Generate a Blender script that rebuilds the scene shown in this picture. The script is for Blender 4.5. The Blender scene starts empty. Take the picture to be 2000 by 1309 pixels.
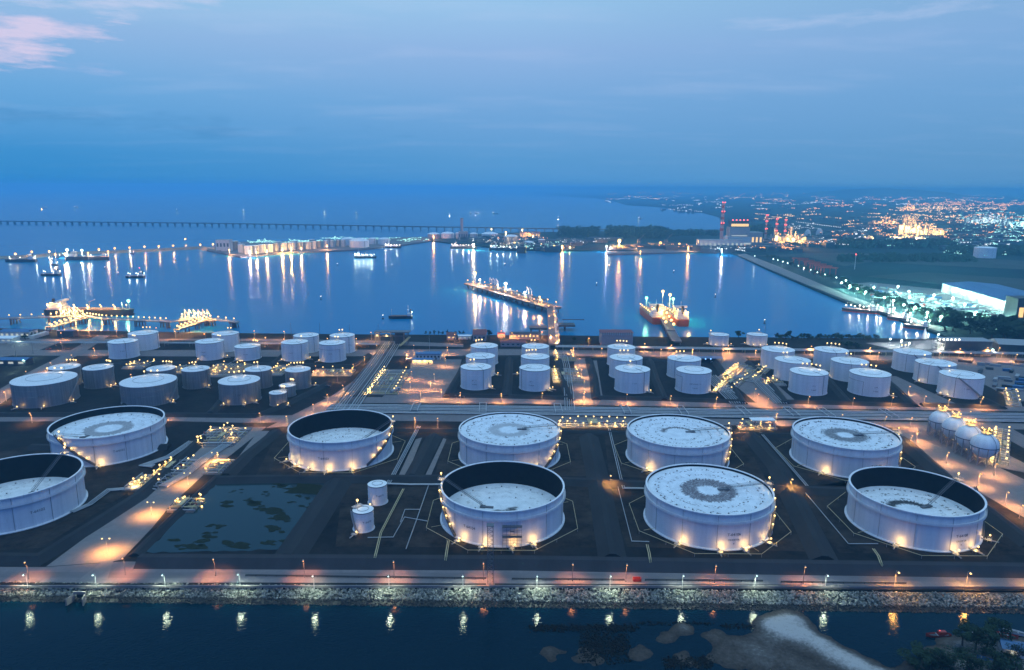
import bpy, math, random
from math import sin, cos, pi, radians, atan2, sqrt
from mathutils import Vector, Matrix
random.seed(7)
sc = bpy.context.scene
C = sc.collection
# ------------------------------------------------------------------ camera
FPX, PITCH, ROLL, CAMZ = 1383.5, radians(11.772), radians(.269), 150.0
cd = bpy.data.cameras.new('camera'); cam = bpy.data.objects.new('camera', cd); C.objects.link(cam)
cd.sensor_fit = 'HORIZONTAL'; cd.sensor_width = 36.0; cd.lens = FPX / 2000 * 36
cd.clip_start = 1.0; cd.clip_end = 120000.0
cam.matrix_world = Matrix.Translation((0, 0, CAMZ)) @ Matrix.Rotation(pi/2 - PITCH, 4, 'X') @ Matrix.Rotation(ROLL, 4, 'Z')
sc.camera = cam
# ------------------------------------------------------------------ dusk sky
W = bpy.data.worlds.new('World'); sc.world = W; W.use_nodes = True
nt = W.node_tree; N = nt.nodes; L = nt.links
for n in list(N): N.remove(n)
def nd(t, **k):
    n = N.new(t)
    for a, b in k.items(): setattr(n, a, b)
    return n
def mathn(op, a, b=None, c=None, clamp=False):
    n = nd('ShaderNodeMath', operation=op); n.use_clamp = clamp
    for i, v in enumerate((a, b, c)):
        if v is None: continue
        if isinstance(v, (int, float)): n.inputs[i].default_value = v
        else: L.new(v, n.inputs[i])
    return n.outputs[0]
def ramp(fac, stops):
    n = nd('ShaderNodeValToRGB'); e = n.color_ramp.elements
    while len(e) < len(stops): e.new(.5)
    for i, (p, c) in enumerate(stops): e[i].position = p; e[i].color = (*c, 1)
    L.new(fac, n.inputs[0]); return n.outputs[0]
def mix(fac, a, b, typ='MIX'):
    n = nd('ShaderNodeMix', data_type='RGBA', blend_type=typ)
    for s, v in ((0, fac), (6, a), (7, b)):
        if isinstance(v, (int, float)): n.inputs[s].default_value = v
        elif isinstance(v, tuple): n.inputs[s].default_value = (*v, 1)
        else: L.new(v, n.inputs[s])
    return n.outputs[2]
tc = nd('ShaderNodeTexCoord'); sp = nd('ShaderNodeSeparateXYZ'); L.new(tc.outputs['Generated'], sp.inputs[0])
X, Y, Z = sp.outputs
zc = mathn('MAXIMUM', Z, 0.0)
zs = mathn('POWER', zc, .5)                       # finer steps near the horizon
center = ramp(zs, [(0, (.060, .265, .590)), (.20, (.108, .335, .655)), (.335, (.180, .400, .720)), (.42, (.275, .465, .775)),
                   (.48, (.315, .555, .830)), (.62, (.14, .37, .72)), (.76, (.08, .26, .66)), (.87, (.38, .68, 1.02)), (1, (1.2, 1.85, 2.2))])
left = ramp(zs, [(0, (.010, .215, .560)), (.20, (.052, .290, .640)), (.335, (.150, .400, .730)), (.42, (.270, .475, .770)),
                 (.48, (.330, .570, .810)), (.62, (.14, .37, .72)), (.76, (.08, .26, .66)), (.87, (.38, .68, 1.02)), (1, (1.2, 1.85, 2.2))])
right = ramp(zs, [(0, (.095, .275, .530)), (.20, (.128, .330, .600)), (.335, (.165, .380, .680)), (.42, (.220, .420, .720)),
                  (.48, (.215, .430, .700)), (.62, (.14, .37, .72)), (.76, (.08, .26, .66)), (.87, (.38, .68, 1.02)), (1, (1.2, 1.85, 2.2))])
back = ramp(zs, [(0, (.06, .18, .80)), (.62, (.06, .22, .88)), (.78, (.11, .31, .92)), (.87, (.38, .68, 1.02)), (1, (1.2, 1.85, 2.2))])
fl = mathn('MULTIPLY_ADD', X, -2.0, -.1, True); fr = mathn('MULTIPLY_ADD', X, 1.7, 0.0, True)
skyc = mix(fl, center, left); skyc = mix(fr, skyc, right)
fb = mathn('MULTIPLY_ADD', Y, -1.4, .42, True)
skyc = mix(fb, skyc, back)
# thin cloud layer: direction projected onto a high flat deck
dz = mathn('ADD', zc, .06)
cx = mathn('DIVIDE', X, dz); cy = mathn('DIVIDE', Y, dz)
cmb = nd('ShaderNodeCombineXYZ'); L.new(cx, cmb.inputs[0]); L.new(mathn('MULTIPLY', cy, 2.0), cmb.inputs[1])
def noise(vec, scale, detail=6, rough=.6):
    n = nd('ShaderNodeTexNoise'); n.inputs['Scale'].default_value = scale; n.inputs['Detail'].default_value = detail
    n.inputs['Roughness'].default_value = rough; L.new(vec, n.inputs['Vector']); return n.outputs[0]
n1 = noise(cmb.outputs[0], .55); n2 = noise(cmb.outputs[0], 2.2, 8, .62)
wisp = mathn('MULTIPLY', mathn('MULTIPLY_ADD', n1, 5.0, -2.55, True), mathn('MULTIPLY_ADD', zc, 5.0, 0.0, True))
low = mathn('MULTIPLY', mathn('MULTIPLY_ADD', zc, -6.0, 2.2, True), mathn('MULTIPLY_ADD', Y, 2.0, 0.0, True))
skyc = mix(mathn('MULTIPLY', mathn('MULTIPLY', wisp, low), .34), skyc, (.50, .62, .88))
def patch(az, el, wa, we, n, gain, off):         # a cloud bank at a bearing (degrees right of +Y) and elevation
    caz = mathn('ARCTAN2', X, Y); cel = mathn('ARCSINE', Z)
    a = mathn('DIVIDE', mathn('SUBTRACT', caz, radians(az)), radians(wa)); e = mathn('DIVIDE', mathn('SUBTRACT', cel, radians(el)), radians(we))
    d = mathn('ADD', mathn('MULTIPLY', a, a), mathn('MULTIPLY', e, e))
    m = mathn('SUBTRACT', 1.0, d)
    return mathn('ADD', mathn('MULTIPLY', m, gain), mathn('MULTIPLY_ADD', n, 5.0, off), clamp=True)
ae = nd('ShaderNodeCombineXYZ'); L.new(mathn('ARCTAN2', X, Y), ae.inputs[0]); L.new(mathn('MULTIPLY', mathn('ARCSINE', Z), 5.0), ae.inputs[1])
n3 = noise(ae.outputs[0], 11.0, 8, .6)
p1 = mathn('MULTIPLY', patch(-35.5, 9.3, 8.5, 1.9, n3, 1.0, -2.75), 1.0)
skyc = mix(mathn('MULTIPLY', p1, .85), skyc, (.72, .64, .84))
p2 = patch(-33.0, 13.0, 13.0, 2.0, n3, 1.0, -2.5); skyc = mix(mathn('MULTIPLY', p2, .60), skyc, (.62, .66, .88))
p3 = patch(-29.5, 7.6, 2.4, .55, n3, .7, -2.6); skyc = mix(mathn('MULTIPLY', p3, .45), skyc, (.50, .55, .84))
p4 = patch(25.0, 11.6, 11.0, .75, n3, .8, -2.7); skyc = mix(mathn('MULTIPLY', p4, .45), skyc, (.48, .60, .86))
p5 = patch(-25.0, 4.3, 16.0, .9, n3, .6, -2.75); skyc = mix(mathn('MULTIPLY', p5, .30), skyc, (.03, .20, .46))
# below the horizon the dome only fills in behind the ground
skyc = mix(mathn('MULTIPLY_ADD', Z, -40.0, -.2, True), skyc, (.03, .09, .17))
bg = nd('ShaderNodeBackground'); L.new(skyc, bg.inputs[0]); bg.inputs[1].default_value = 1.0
sky = nd('ShaderNodeTexSky', sky_type='NISHITA'); sky.sun_disc = False; sky.sun_elevation = radians(-2.0); sky.sun_rotation = radians(205)
sky.altitude = 150
bg2 = nd('ShaderNodeBackground'); L.new(sky.outputs[0], bg2.inputs[0]); bg2.inputs[1].default_value = .015
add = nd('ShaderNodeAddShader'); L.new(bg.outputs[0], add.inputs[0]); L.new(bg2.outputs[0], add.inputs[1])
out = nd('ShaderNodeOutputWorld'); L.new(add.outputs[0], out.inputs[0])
W.cycles.sampling_method = 'MANUAL'; W.cycles.sample_map_resolution = 512
vs = sc.view_settings; vs.view_transform = 'Standard'; vs.look = 'None'; vs.exposure = 0.0; vs.gamma = 1.0; vs.use_curve_mapping = False
cy_ = sc.cycles
cy_.use_denoising = True; cy_.max_bounces = 5; cy_.diffuse_bounces = 2; cy_.glossy_bounces = 3; cy_.volume_bounces = 1
cy_.transmission_bounces = 2; cy_.transparent_max_bounces = 4
cy_.sample_clamp_indirect = 8.0; cy_.sample_clamp_direct = 0.0; cy_.caustics_reflective = False; cy_.caustics_refractive = False
cy_.use_light_tree = True
# ------------------------------------------------------------------ photo bearings -> places on the ground
def ray(u, v):
    a, b = u - 1000, v - 654.5; c, s = cos(ROLL), sin(ROLL)
    x, y = (c*a + s*b) / FPX, -(-s*a + c*b) / FPX
    return Vector((x, cos(PITCH) + y*sin(PITCH), -sin(PITCH) + y*cos(PITCH)))
def G(u, v, z=0.0):
    d = ray(u, v); p = d * ((CAMZ - z) / -d.z); return Vector((p.x, p.y, z))
def ZV(y, u, v):                                   # height at which a point at depth y stands on sight line (u, v)
    d = ray(u, v); return CAMZ + y / d.y * d.z
# ------------------------------------------------------------------ mesh builder
ICO = None
def ico():
    global ICO
    if ICO is None:
        t = (1 + 5**.5) / 2
        v = [Vector(p).normalized() for p in ((-1,t,0),(1,t,0),(-1,-t,0),(1,-t,0),(0,-1,t),(0,1,t),(0,-1,-t),(0,1,-t),(t,0,-1),(t,0,1),(-t,0,-1),(-t,0,1))]
        f = [(0,11,5),(0,5,1),(0,1,7),(0,7,10),(0,10,11),(1,5,9),(5,11,4),(11,10,2),(10,7,6),(7,1,8),(3,9,4),(3,4,2),(3,2,6),(3,6,8),(3,8,9),(4,9,5),(2,4,11),(6,2,10),(8,6,7),(9,8,1)]
        ICO = (v, f)
    return ICO
class MB:
    def __init__(s): s.v = []; s.f = []; s.smooth = set()
    def add(s, v, f, smooth=False):
        o = len(s.v); s.v += [tuple(p) for p in v]
        if smooth: s.smooth.update(range(len(s.f), len(s.f) + len(f)))
        s.f += [tuple(i + o for i in q) for q in f]; return s
    def box(s, c, d, rz=0.0):                      # centre, full size
        c = Vector(c); h = [x / 2 for x in d]; R = Matrix.Rotation(rz, 3, 'Z')
        v = [c + R @ Vector((i*h[0], j*h[1], k*h[2])) for k in (-1, 1) for j in (-1, 1) for i in (-1, 1)]
        return s.add(v, [(0,2,3,1),(4,5,7,6),(0,1,5,4),(2,6,7,3),(0,4,6,2),(1,3,7,5)])
    def cyl(s, a, b, r, n=8, r2=None, caps=True):
        a, b = Vector(a), Vector(b); r2 = r if r2 is None else r2
        z = (b - a).normalized(); x = z.orthogonal().normalized(); y = z.cross(x)
        v = [p + (x*cos(2*pi*i/n) + y*sin(2*pi*i/n))*q for p, q in ((a, r), (b, r2)) for i in range(n)]
        s.add(v, [(i, (i+1) % n, n + (i+1) % n, n + i) for i in range(n)], n > 4)
        if caps: s.add(v, [tuple(range(n-1, -1, -1)), tuple(range(n, 2*n))])
        return s
    def tube(s, pts, r, n=6):
        for a, b in zip(pts, pts[1:]):
            if (Vector(b) - Vector(a)).length > 1e-4: s.cyl(a, b, r, n)
        return s
    def lathe(s, prof, n=48, c=(0, 0, 0), a0=0, a1=2*pi, smooth=True):
        full = abs(a1 - a0 - 2*pi) < 1e-6; m = n if full else n + 1; c = Vector(c)
        runs = [[prof[0]]]                             # sharp corners of the profile get their own edge ring
        for i in range(1, len(prof)):
            runs[-1].append(prof[i])
            if i < len(prof)-1:
                u, w = Vector(prof[i]) - Vector(prof[i-1]), Vector(prof[i+1]) - Vector(prof[i])
                if u.length > 1e-6 and w.length > 1e-6 and u.angle(w) > .6: runs.append([prof[i]])
        for pr in runs:
            k = len(pr)
            v = [c + Vector((r*cos(a0 + (a1-a0)*i/n), r*sin(a0 + (a1-a0)*i/n), z)) for i in range(m) for r, z in pr]
            s.add(v, [(i*k + j, ((i+1) % m)*k + j, ((i+1) % m)*k + j+1, i*k + j+1) for i in range(n) for j in range(k-1)], smooth)
        return s
    def ball(s, c, r, sz=1.0):
        v, f = ico(); c = Vector(c); return s.add([c + Vector((p.x*r, p.y*r, p.z*r*sz)) for p in v], f, True)
    def sphere(s, c, r, n=24, m=14):
        return s.lathe([(max(1e-3, r*sin(pi*j/m)), -r*cos(pi*j/m)) for j in range(m+1)], n, c)
    def prism(s, pts, z0, z1):                     # polygon outline (ccw) extruded
        n = len(pts); v = [(p[0], p[1], z) for z in (z0, z1) for p in pts]
        area = sum(pts[i][0]*pts[(i+1) % n][1] - pts[(i+1) % n][0]*pts[i][1] for i in range(n))
        if area < 0: v = [(p[0], p[1], z) for z in (z0, z1) for p in reversed(pts)]
        return s.add(v, [(i, (i+1) % n, n + (i+1) % n, n + i) for i in range(n)] + [tuple(range(n-1, -1, -1)), tuple(range(n, 2*n))])
    def bank(s, pts, top, base, h):                # trapezoid earth bank along a polyline, pts on the ground
        P = [Vector((p[0], p[1], 0)) for p in pts]; v = []
        for i, p in enumerate(P):
            d = (P[min(i+1, len(P)-1)] - P[max(i-1, 0)]).normalized(); q = Vector((-d.y, d.x, 0))
            sc_ = 1.0
            if 0 < i < len(P)-1:
                a = (P[i]-P[i-1]).normalized(); sc_ = 1 / max(.5, abs(Vector((-a.y, a.x, 0)).dot(q)))
            z0 = pts[i][2] if len(pts[i]) > 2 else 0.0
            v += [p - q*base/2*sc_ + Vector((0,0,z0-.3)), p - q*top/2*sc_ + Vector((0,0,z0+h)), p + q*top/2*sc_ + Vector((0,0,z0+h)), p + q*base/2*sc_ + Vector((0,0,z0-.3))]
        f = [(i*4+j+1, i*4+j, i*4+4+j, i*4+j+5) for i in range(len(P)-1) for j in range(3)]
        m = (len(P)-1)*4
        return s.add(v, f + [(0, 1, 2, 3), (m+3, m+2, m+1, m)])
    def sweep(s, pts, ups, prof):                  # pts: path, ups: outward vectors; prof: (out, up) outline, open strip doubled
        k = len(prof); v = [Vector(p) + u*a + Vector((0, 0, b)) for p, u in zip(pts, ups) for a, b in prof]
        return s.add(v, [(i*k+j, i*k+j+1, i*k+k+j+1, i*k+k+j) for i in range(len(pts)-1) for j in range(k-1)])
    def xf(s, M, start=0):
        for i in range(start, len(s.v)): s.v[i] = tuple(M @ Vector(s.v[i]))
        return s
    def mesh(s, name, m):
        me = bpy.data.meshes.new(name); me.from_pydata(s.v, [], s.f); me.materials.append(m)
        if s.smooth: me.polygons.foreach_set('use_smooth', [i in s.smooth for i in range(len(s.f))])
        me.update(); return me
    def build(s, name, m, parent=None):
        return obj(name, s.mesh(name, m), parent)
def obj(name, me, parent=None, loc=None):
    o = bpy.data.objects.new(name, me); C.objects.link(o)
    if parent: o.parent = parent
    if loc is not None: o.location = loc
    return o
def tag(o, label=None, cat=None, group=None, kind=None):
    for k, v in (('label', label), ('category', cat), ('group', group), ('kind', kind)):
        if v: o[k] = v
    return o
def thing(name, label, cat, loc=(0, 0, 0), rz=0.0, group=None):
    o = obj(name, None); o.empty_display_size = .5; o.location = loc; o.rotation_euler.z = rz
    return tag(o, label, cat, group)
def struct(name, mb, m):
    return tag(mb.build(name, m), kind='structure')
def copy_tree(o, parent=None):
    c = o.copy(); C.objects.link(c)
    if parent: c.parent = parent
    for ch in KIDS.get(o.name, ()) or o.children: copy_tree(ch, c)
    return c
KIDS = {}
def dup(o, loc, rz=0.0, label=None, group=None, sc_=None):
    c = copy_tree(o); c.location = loc; c.rotation_euler.z = rz
    if sc_: c.scale = (sc_,)*3
    if label: c['label'] = label
    if group: c['group'] = group
    return c
# ------------------------------------------------------------------ materials
def mat(name, c1, rough=.6, c2=None, scale=.2, metal=0.0, bump=0.0, bscale=None, stretch=(1, 1, 1), detail=5, contrast=1.6, coord='Position', spec=.5, nr=.6):
    m = bpy.data.materials.new(name); m.use_nodes = True; t = m.node_tree; b = t.nodes['Principled BSDF']
    if rough >= .79: spec = .12
    b.inputs['Base Color'].default_value = (*c1, 1); b.inputs['Roughness'].default_value = rough; b.inputs['Metallic'].default_value = metal
    b.inputs['Specular IOR Level'].default_value = spec
    if c2 or bump:
        if coord == 'Position': g = t.nodes.new('ShaderNodeNewGeometry'); vec = g.outputs['Position']
        else: g = t.nodes.new('ShaderNodeTexCoord'); vec = g.outputs['Object']
        mp = t.nodes.new('ShaderNodeMapping'); mp.inputs['Scale'].default_value = stretch; t.links.new(vec, mp.inputs[0])
        n = t.nodes.new('ShaderNodeTexNoise'); n.inputs['Scale'].default_value = scale; n.inputs['Detail'].default_value = detail
        n.inputs['Roughness'].default_value = nr
        t.links.new(mp.outputs[0], n.inputs['Vector'])
        if c2:
            mr = t.nodes.new('ShaderNodeMath'); mr.operation = 'MULTIPLY_ADD'; mr.use_clamp = True
            mr.inputs[1].default_value = contrast*1.6; mr.inputs[2].default_value = .5 - contrast*.8
            t.links.new(n.outputs[0], mr.inputs[0])
            mx = t.nodes.new('ShaderNodeMix'); mx.data_type = 'RGBA'; mx.inputs[6].default_value = (*c1, 1); mx.inputs[7].default_value = (*c2, 1)
            t.links.new(mr.outputs[0], mx.inputs[0]); t.links.new(mx.outputs[2], b.inputs['Base Color'])
        if bump:
            nb = n
            if bscale:
                nb = t.nodes.new('ShaderNodeTexNoise'); nb.inputs['Scale'].default_value = bscale; nb.inputs['Detail'].default_value = 3
                t.links.new(mp.outputs[0], nb.inputs['Vector'])
            bp = t.nodes.new('ShaderNodeBump'); bp.inputs['Strength'].default_value = bump; bp.inputs['Distance'].default_value = 1.0
            t.links.new(nb.outputs[0], bp.inputs['Height']); t.links.new(bp.outputs[0], b.inputs['Normal'])
    return m
def emit(name, c, s):
    m = bpy.data.materials.new(name); m.use_nodes = True; b = m.node_tree.nodes['Principled BSDF']
    b.inputs['Base Color'].default_value = (0, 0, 0, 1); b.inputs['Emission Color'].default_value = (*c, 1); b.inputs['Emission Strength'].default_value = s
    m.cycles.emission_sampling = 'NONE'; return m
def shell_mat():
    # white shell paint with courses of plates (weld seams) and faint vertical rust runs
    m = mat('tank_white_paint', (.75, .75, .765), .5, (.62, .62, .635), .35, stretch=(1, 1, .06), coord='Object', contrast=1.9)
    t = m.node_tree; b = t.nodes['Principled BSDF']; base = b.inputs['Base Color'].links[0].from_socket
    tcn = t.nodes.new('ShaderNodeTexCoord'); sx = t.nodes.new('ShaderNodeSeparateXYZ'); t.links.new(tcn.outputs['Object'], sx.inputs[0])
    def mt(op, *a, clamp=False):
        n = t.nodes.new('ShaderNodeMath'); n.operation = op; n.use_clamp = clamp
        for i, v in enumerate(a):
            if isinstance(v, (int, float)): n.inputs[i].default_value = v
            else: t.links.new(v, n.inputs[i])
        return n.outputs[0]
    th = mt('ARCTAN2', sx.outputs[1], sx.outputs[0])
    zc_ = mt('ABSOLUTE', mt('SUBTRACT', mt('FRACT', mt('MULTIPLY', sx.outputs[2], 1/2.45)), .5)); seam = mt('MULTIPLY_ADD', zc_, 40.0, -19.0, clamp=True)
    row = mt('FLOOR', mt('MULTIPLY', sx.outputs[2], 1/2.45)); tc2 = mt('ABSOLUTE', mt('SUBTRACT', mt('FRACT', mt('ADD', mt('MULTIPLY', th, 3.2), mt('MULTIPLY', row, .5))), .5)); seam2 = mt('MULTIPLY_ADD', tc2, 80.0, -39.2, clamp=True)
    cb = t.nodes.new('ShaderNodeCombineXYZ'); t.links.new(mt('MULTIPLY', th, 26.0), cb.inputs[0]); t.links.new(mt('MULTIPLY', sx.outputs[2], .10), cb.inputs[1])
    nz = t.nodes.new('ShaderNodeTexNoise'); nz.inputs['Scale'].default_value = 1.0; nz.inputs['Detail'].default_value = 4; t.links.new(cb.outputs[0], nz.inputs['Vector'])
    run_ = mt('MULTIPLY_ADD', nz.outputs[0], 7.0, -4.3, clamp=True)
    fac = mt('MULTIPLY', mt('MAXIMUM', seam, seam2), .30)
    m1 = t.nodes.new('ShaderNodeMix'); m1.data_type = 'RGBA'; t.links.new(fac, m1.inputs[0]); t.links.new(base, m1.inputs[6]); m1.inputs[7].default_value = (.34, .33, .33, 1)
    m2 = t.nodes.new('ShaderNodeMix'); m2.data_type = 'RGBA'; t.links.new(mt('MULTIPLY', run_, .34), m2.inputs[0]); t.links.new(m1.outputs[2], m2.inputs[6]); m2.inputs[7].default_value = (.42, .33, .26, 1)
    t.links.new(m2.outputs[2], b.inputs['Base Color']); return m
SOD = (1.0, .41, .11); WARM = (1.0, .58, .16); COOL = (.62, 1.0, .86)
M = dict(
 white=shell_mat(),
 whiteroof=mat('tank_roof_paint', (.78, .79, .80), .5, (.70, .71, .72), .25, coord='Object'),
 grey=mat('insulated_tank_cladding', (.30, .30, .30), .42, (.21, .21, .215), .9, metal=.35, stretch=(1, 1, .04), coord='Object', contrast=2.2),
 greyroof=mat('insulated_tank_roof', (.72, .73, .75), .5, (.62, .63, .65), .3, coord='Object'),
 line=mat('dark_pipe_paint', (.06, .065, .08), .5), rail=mat('galvanised_steel', (.32, .33, .34), .45, metal=.4),
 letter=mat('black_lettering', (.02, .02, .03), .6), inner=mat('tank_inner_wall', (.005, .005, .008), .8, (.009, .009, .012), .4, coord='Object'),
 pipe=mat('pipe_cladding', (.42, .44, .46), .4, (.30, .31, .32), .3, metal=.4), pipe2=mat('pipe_primer', (.20, .21, .22), .5, (.28, .28, .29), .3),
 yellow=mat('yellow_pipe_paint', (.46, .38, .20), .5), steel=mat('steelwork', (.10, .105, .12), .55), steel2=mat('grey_steelwork', (.25, .26, .27), .5),
 conc=mat('concrete', (.175, .158, .165), .85, (.13, .118, .124), .35, stretch=(1, .35, 1), detail=9, nr=.7),
 conc2=mat('quay_concrete', (.195, .178, .18), .8, (.145, .135, .135), .3, detail=9, nr=.7), road=mat('road_concrete', (.155, .14, .15), .8, (.105, .097, .102), .16, stretch=(.25, 1, 1)),
 ground=mat('terminal_soil', (.022, .021, .022), .95, (.006, .007, .009), .045, detail=12, contrast=2.0, nr=.74, bump=.3, bscale=.25),
 basin=mat('basin_soil', (.046, .036, .031), .95, (.007, .0075, .009), .07, detail=12, contrast=2.2, nr=.74, bump=.3, bscale=.4),
 bank=mat('bank_asphalt', (.020, .021, .024), .8, (.033, .034, .037), .08, stretch=(1, .4, 1), bump=.1, bscale=.3),
 bankc=mat('bank_lining', (.042, .040, .046), .85, (.030, .030, .034), .05, stretch=(2, .3, 1), bump=.1, bscale=.4),
 rock=mat('riprap_stone', (.27, .275, .245), .9, (.085, .085, .072), .8, contrast=2.6, bump=.4, bscale=2.0),
 reef=mat('oyster_stone', (.006, .006, .006), .95, (.014, .013, .011), .9),
 wetrock=mat('wet_stone', (.010, .009, .008), .6, (.026, .024, .02), .5, bump=.4, bscale=2.0),
 black=mat('black_paint', (.012, .012, .014), .5), red=mat('red_paint', (.30, .03, .02), .5), redroof=mat('red_roof_sheet', (.20, .045, .05), .6, (.14, .03, .035), .3),
 blue=mat('blue_roof_sheet', (.03, .12, .28), .5, (.025, .10, .22), .3), wallw=mat('white_plaster', (.55, .55, .54), .8, (.47, .47, .46), .3),
 wallp=mat('pinkish_sheet_wall', (.42, .33, .33), .7, (.36, .28, .28), .4), dark=mat('dark_cladding', (.04, .05, .06), .6, (.03, .035, .045), .3),
 hull=mat('ship_hull_dark', (.02, .022, .03), .45), hullr=mat('ship_hull_red', (.42, .07, .02), .5), deck=mat('ship_deck', (.16, .07, .05), .7, (.11, .06, .05), .3),
 super=mat('ship_white', (.62, .62, .60), .5), green=mat('leaf_dark', (.030, .055, .030), .9, (.018, .035, .022), .5), green2=mat('leaf_mid', (.05, .075, .03), .9, (.03, .05, .025), .5),
 trunk=mat('bark', (.06, .045, .035), .95), sand=mat('pale_sand', (.30, .29, .29), .95, (.22, .21, .21), .35, detail=8, bump=.5, bscale=.6),
 sodium=emit('sodium_bulb', (1.0, .50, .14), 3.4), warm=emit('warm_bulb', (1.0, .66, .24), 3.6), cool=emit('cool_bulb', (.75, 1.0, .92), 6.0),
 whiteb=emit('white_bulb', (1.0, .93, .80), 6.0), redb=emit('red_beacon', (1.0, .12, .10), 3.0), greenb=emit('green_lamp', (.30, 1.0, .55), 4.0), blueb=emit('blue_lamp', (.25, .5, 1.0), 3.0),
 citys=emit('city_sodium', (1.0, .42, .12), 2.6), cityw=emit('city_warm', (1.0, .60, .26), 2.5), cityc=emit('city_cool', (.45, .95, .85), 1.7), cityb=emit('city_white', (.85, .92, .95), 1.7),
 lit=emit('lit_window', (1.0, .62, .22), 1.4), litw=emit('lit_window_white', (.95, 1.0, .9), .55),
)
LD = {}
def light(loc, col, power, r=.4, parent=None, name='lamp_light', spot=None):
    if power >= 200: power *= 3.4                 # long exposure: lamps read strong against the dusk
    k = (col, power, r, spot)
    if k not in LD:
        l = bpy.data.lights.new(name, 'SPOT' if spot else 'POINT'); l.color = col; l.energy = power; l.shadow_soft_size = r; LD[k] = l
        if spot: l.spot_size = radians(spot); l.spot_blend = .75     # shielded lantern facing down
    o = bpy.data.objects.new(name, LD[k]); C.objects.link(o); o.location = loc
    if parent: o.parent = parent
    return o
# ------------------------------------------------------------------ water and ground
def water_mat(name, base, rough, waves, spec=.5):
    m = bpy.data.materials.new(name); m.use_nodes = True; t = m.node_tree; b = t.nodes['Principled BSDF']
    b.inputs['Base Color'].default_value = (*base, 1); b.inputs['Roughness'].default_value = rough; b.inputs['IOR'].default_value = 1.2 if rough > .12 else 1.33
    b.inputs['Specular IOR Level'].default_value = spec
    g = t.nodes.new('ShaderNodeNewGeometry'); prev = None
    for sc_, st, strength, dist in waves:
        mp = t.nodes.new('ShaderNodeMapping'); mp.inputs['Scale'].default_value = st; t.links.new(g.outputs['Position'], mp.inputs[0])
        n = t.nodes.new('ShaderNodeTexNoise'); n.inputs['Scale'].default_value = sc_; n.inputs['Detail'].default_value = 3
        t.links.new(mp.outputs[0], n.inputs['Vector'])
        bp = t.nodes.new('ShaderNodeBump'); bp.inputs['Strength'].default_value = strength; bp.inputs['Distance'].default_value = dist
        t.links.new(n.outputs[0], bp.inputs['Height'])
        if prev: t.links.new(prev.outputs[0], bp.inputs['Normal'])
        prev = bp
    if prev: t.links.new(prev.outputs[0], b.inputs['Normal'])
    return m
SEA = water_mat('bay_water', (.000, .150, .330), .9, [(.012, (1, 2.5, 1), .2, 2.0), (.12, (.6, 1.6, 1), .25, .8)], 0)
# wind-ruffled bay: weakened sky reflection, its lost blue painted into the base colour
t_ = SEA.node_tree; b_ = t_.nodes['Principled BSDF']; b_.inputs['Specular IOR Level'].default_value = 0.0
fr_ = t_.nodes.new('ShaderNodeFresnel'); fr_.inputs[0].default_value = 1.33; ml_ = t_.nodes.new('ShaderNodeMath'); ml_.operation = 'MULTIPLY'; ml_.inputs[1].default_value = .58; t_.links.new(fr_.outputs[0], ml_.inputs[0])
gl_ = t_.nodes.new('ShaderNodeBsdfGlossy'); gl_.inputs['Roughness'].default_value = .19; nl_ = b_.inputs['Normal'].links[0].from_socket; t_.links.new(nl_, gl_.inputs['Normal'])
mx_ = t_.nodes.new('ShaderNodeMixShader'); t_.links.new(ml_.outputs[0], mx_.inputs[0]); t_.links.new(b_.outputs[0], mx_.inputs[1]); t_.links.new(gl_.outputs[0], mx_.inputs[2])
t_.links.new(mx_.outputs[0], [n for n in t_.nodes if n.type == 'OUTPUT_MATERIAL'][0].inputs[0])
CANAL = water_mat('canal_water', (.000, .010, .018), .05, [(.9, (1, 1.2, 1), .35, .30), (.12, (1, 1, 1), .12, 1.0)], .2)
POND = water_mat('pond_water', (.014, .028, .030), .10, [(.3, (1, 1, 1), .03, .5)])
SEAZ, CANZ = -2.5, -3.5
mb = MB()
xs = [-60000, -8000, -2000, 0, 2000, 8000, 60000]; ys = [500, 1500, 3000, 8000, 20000, 60000]
mb.add([(x, y, SEAZ) for y in ys for x in xs], [(j*7+i, j*7+i+1, j*7+i+8, j*7+i+7) for j in range(5) for i in range(6)])
struct('sea', mb, SEA)
struct('canal_water', MB().add([(-900, -300, CANZ), (900, -300, CANZ), (900, 500, CANZ), (-900, 500, CANZ)], [(0, 1, 2, 3)]), CANAL)
def poly(pts, z=0.0): return [G(u, v, z)[:2] for u, v in pts]
def slab(name, pts, z0, z1, m): return struct(name, MB().prism(pts, z0, z1), m)
# terminal platform: from the riprap crest to the bay shore
shore = [G(u, v, -1)[:2] for u, v in ((2060, 690), (1880, 668), (1835, 662), (1790, 664), (1700, 662), (1500, 661), (1300, 660), (1100, 657), (900, 656), (700, 655), (500, 653), (300, 650), (100, 646), (0, 643))]
RIPY = G(1000, 1149).y
front = [(-900, RIPY + 4), (900, RIPY - 3)]
slab('ground', front + [(900, shore[0][1])] + shore + [(-900, shore[-1][1] + 10)], -9, 0, M['ground'])
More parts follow.
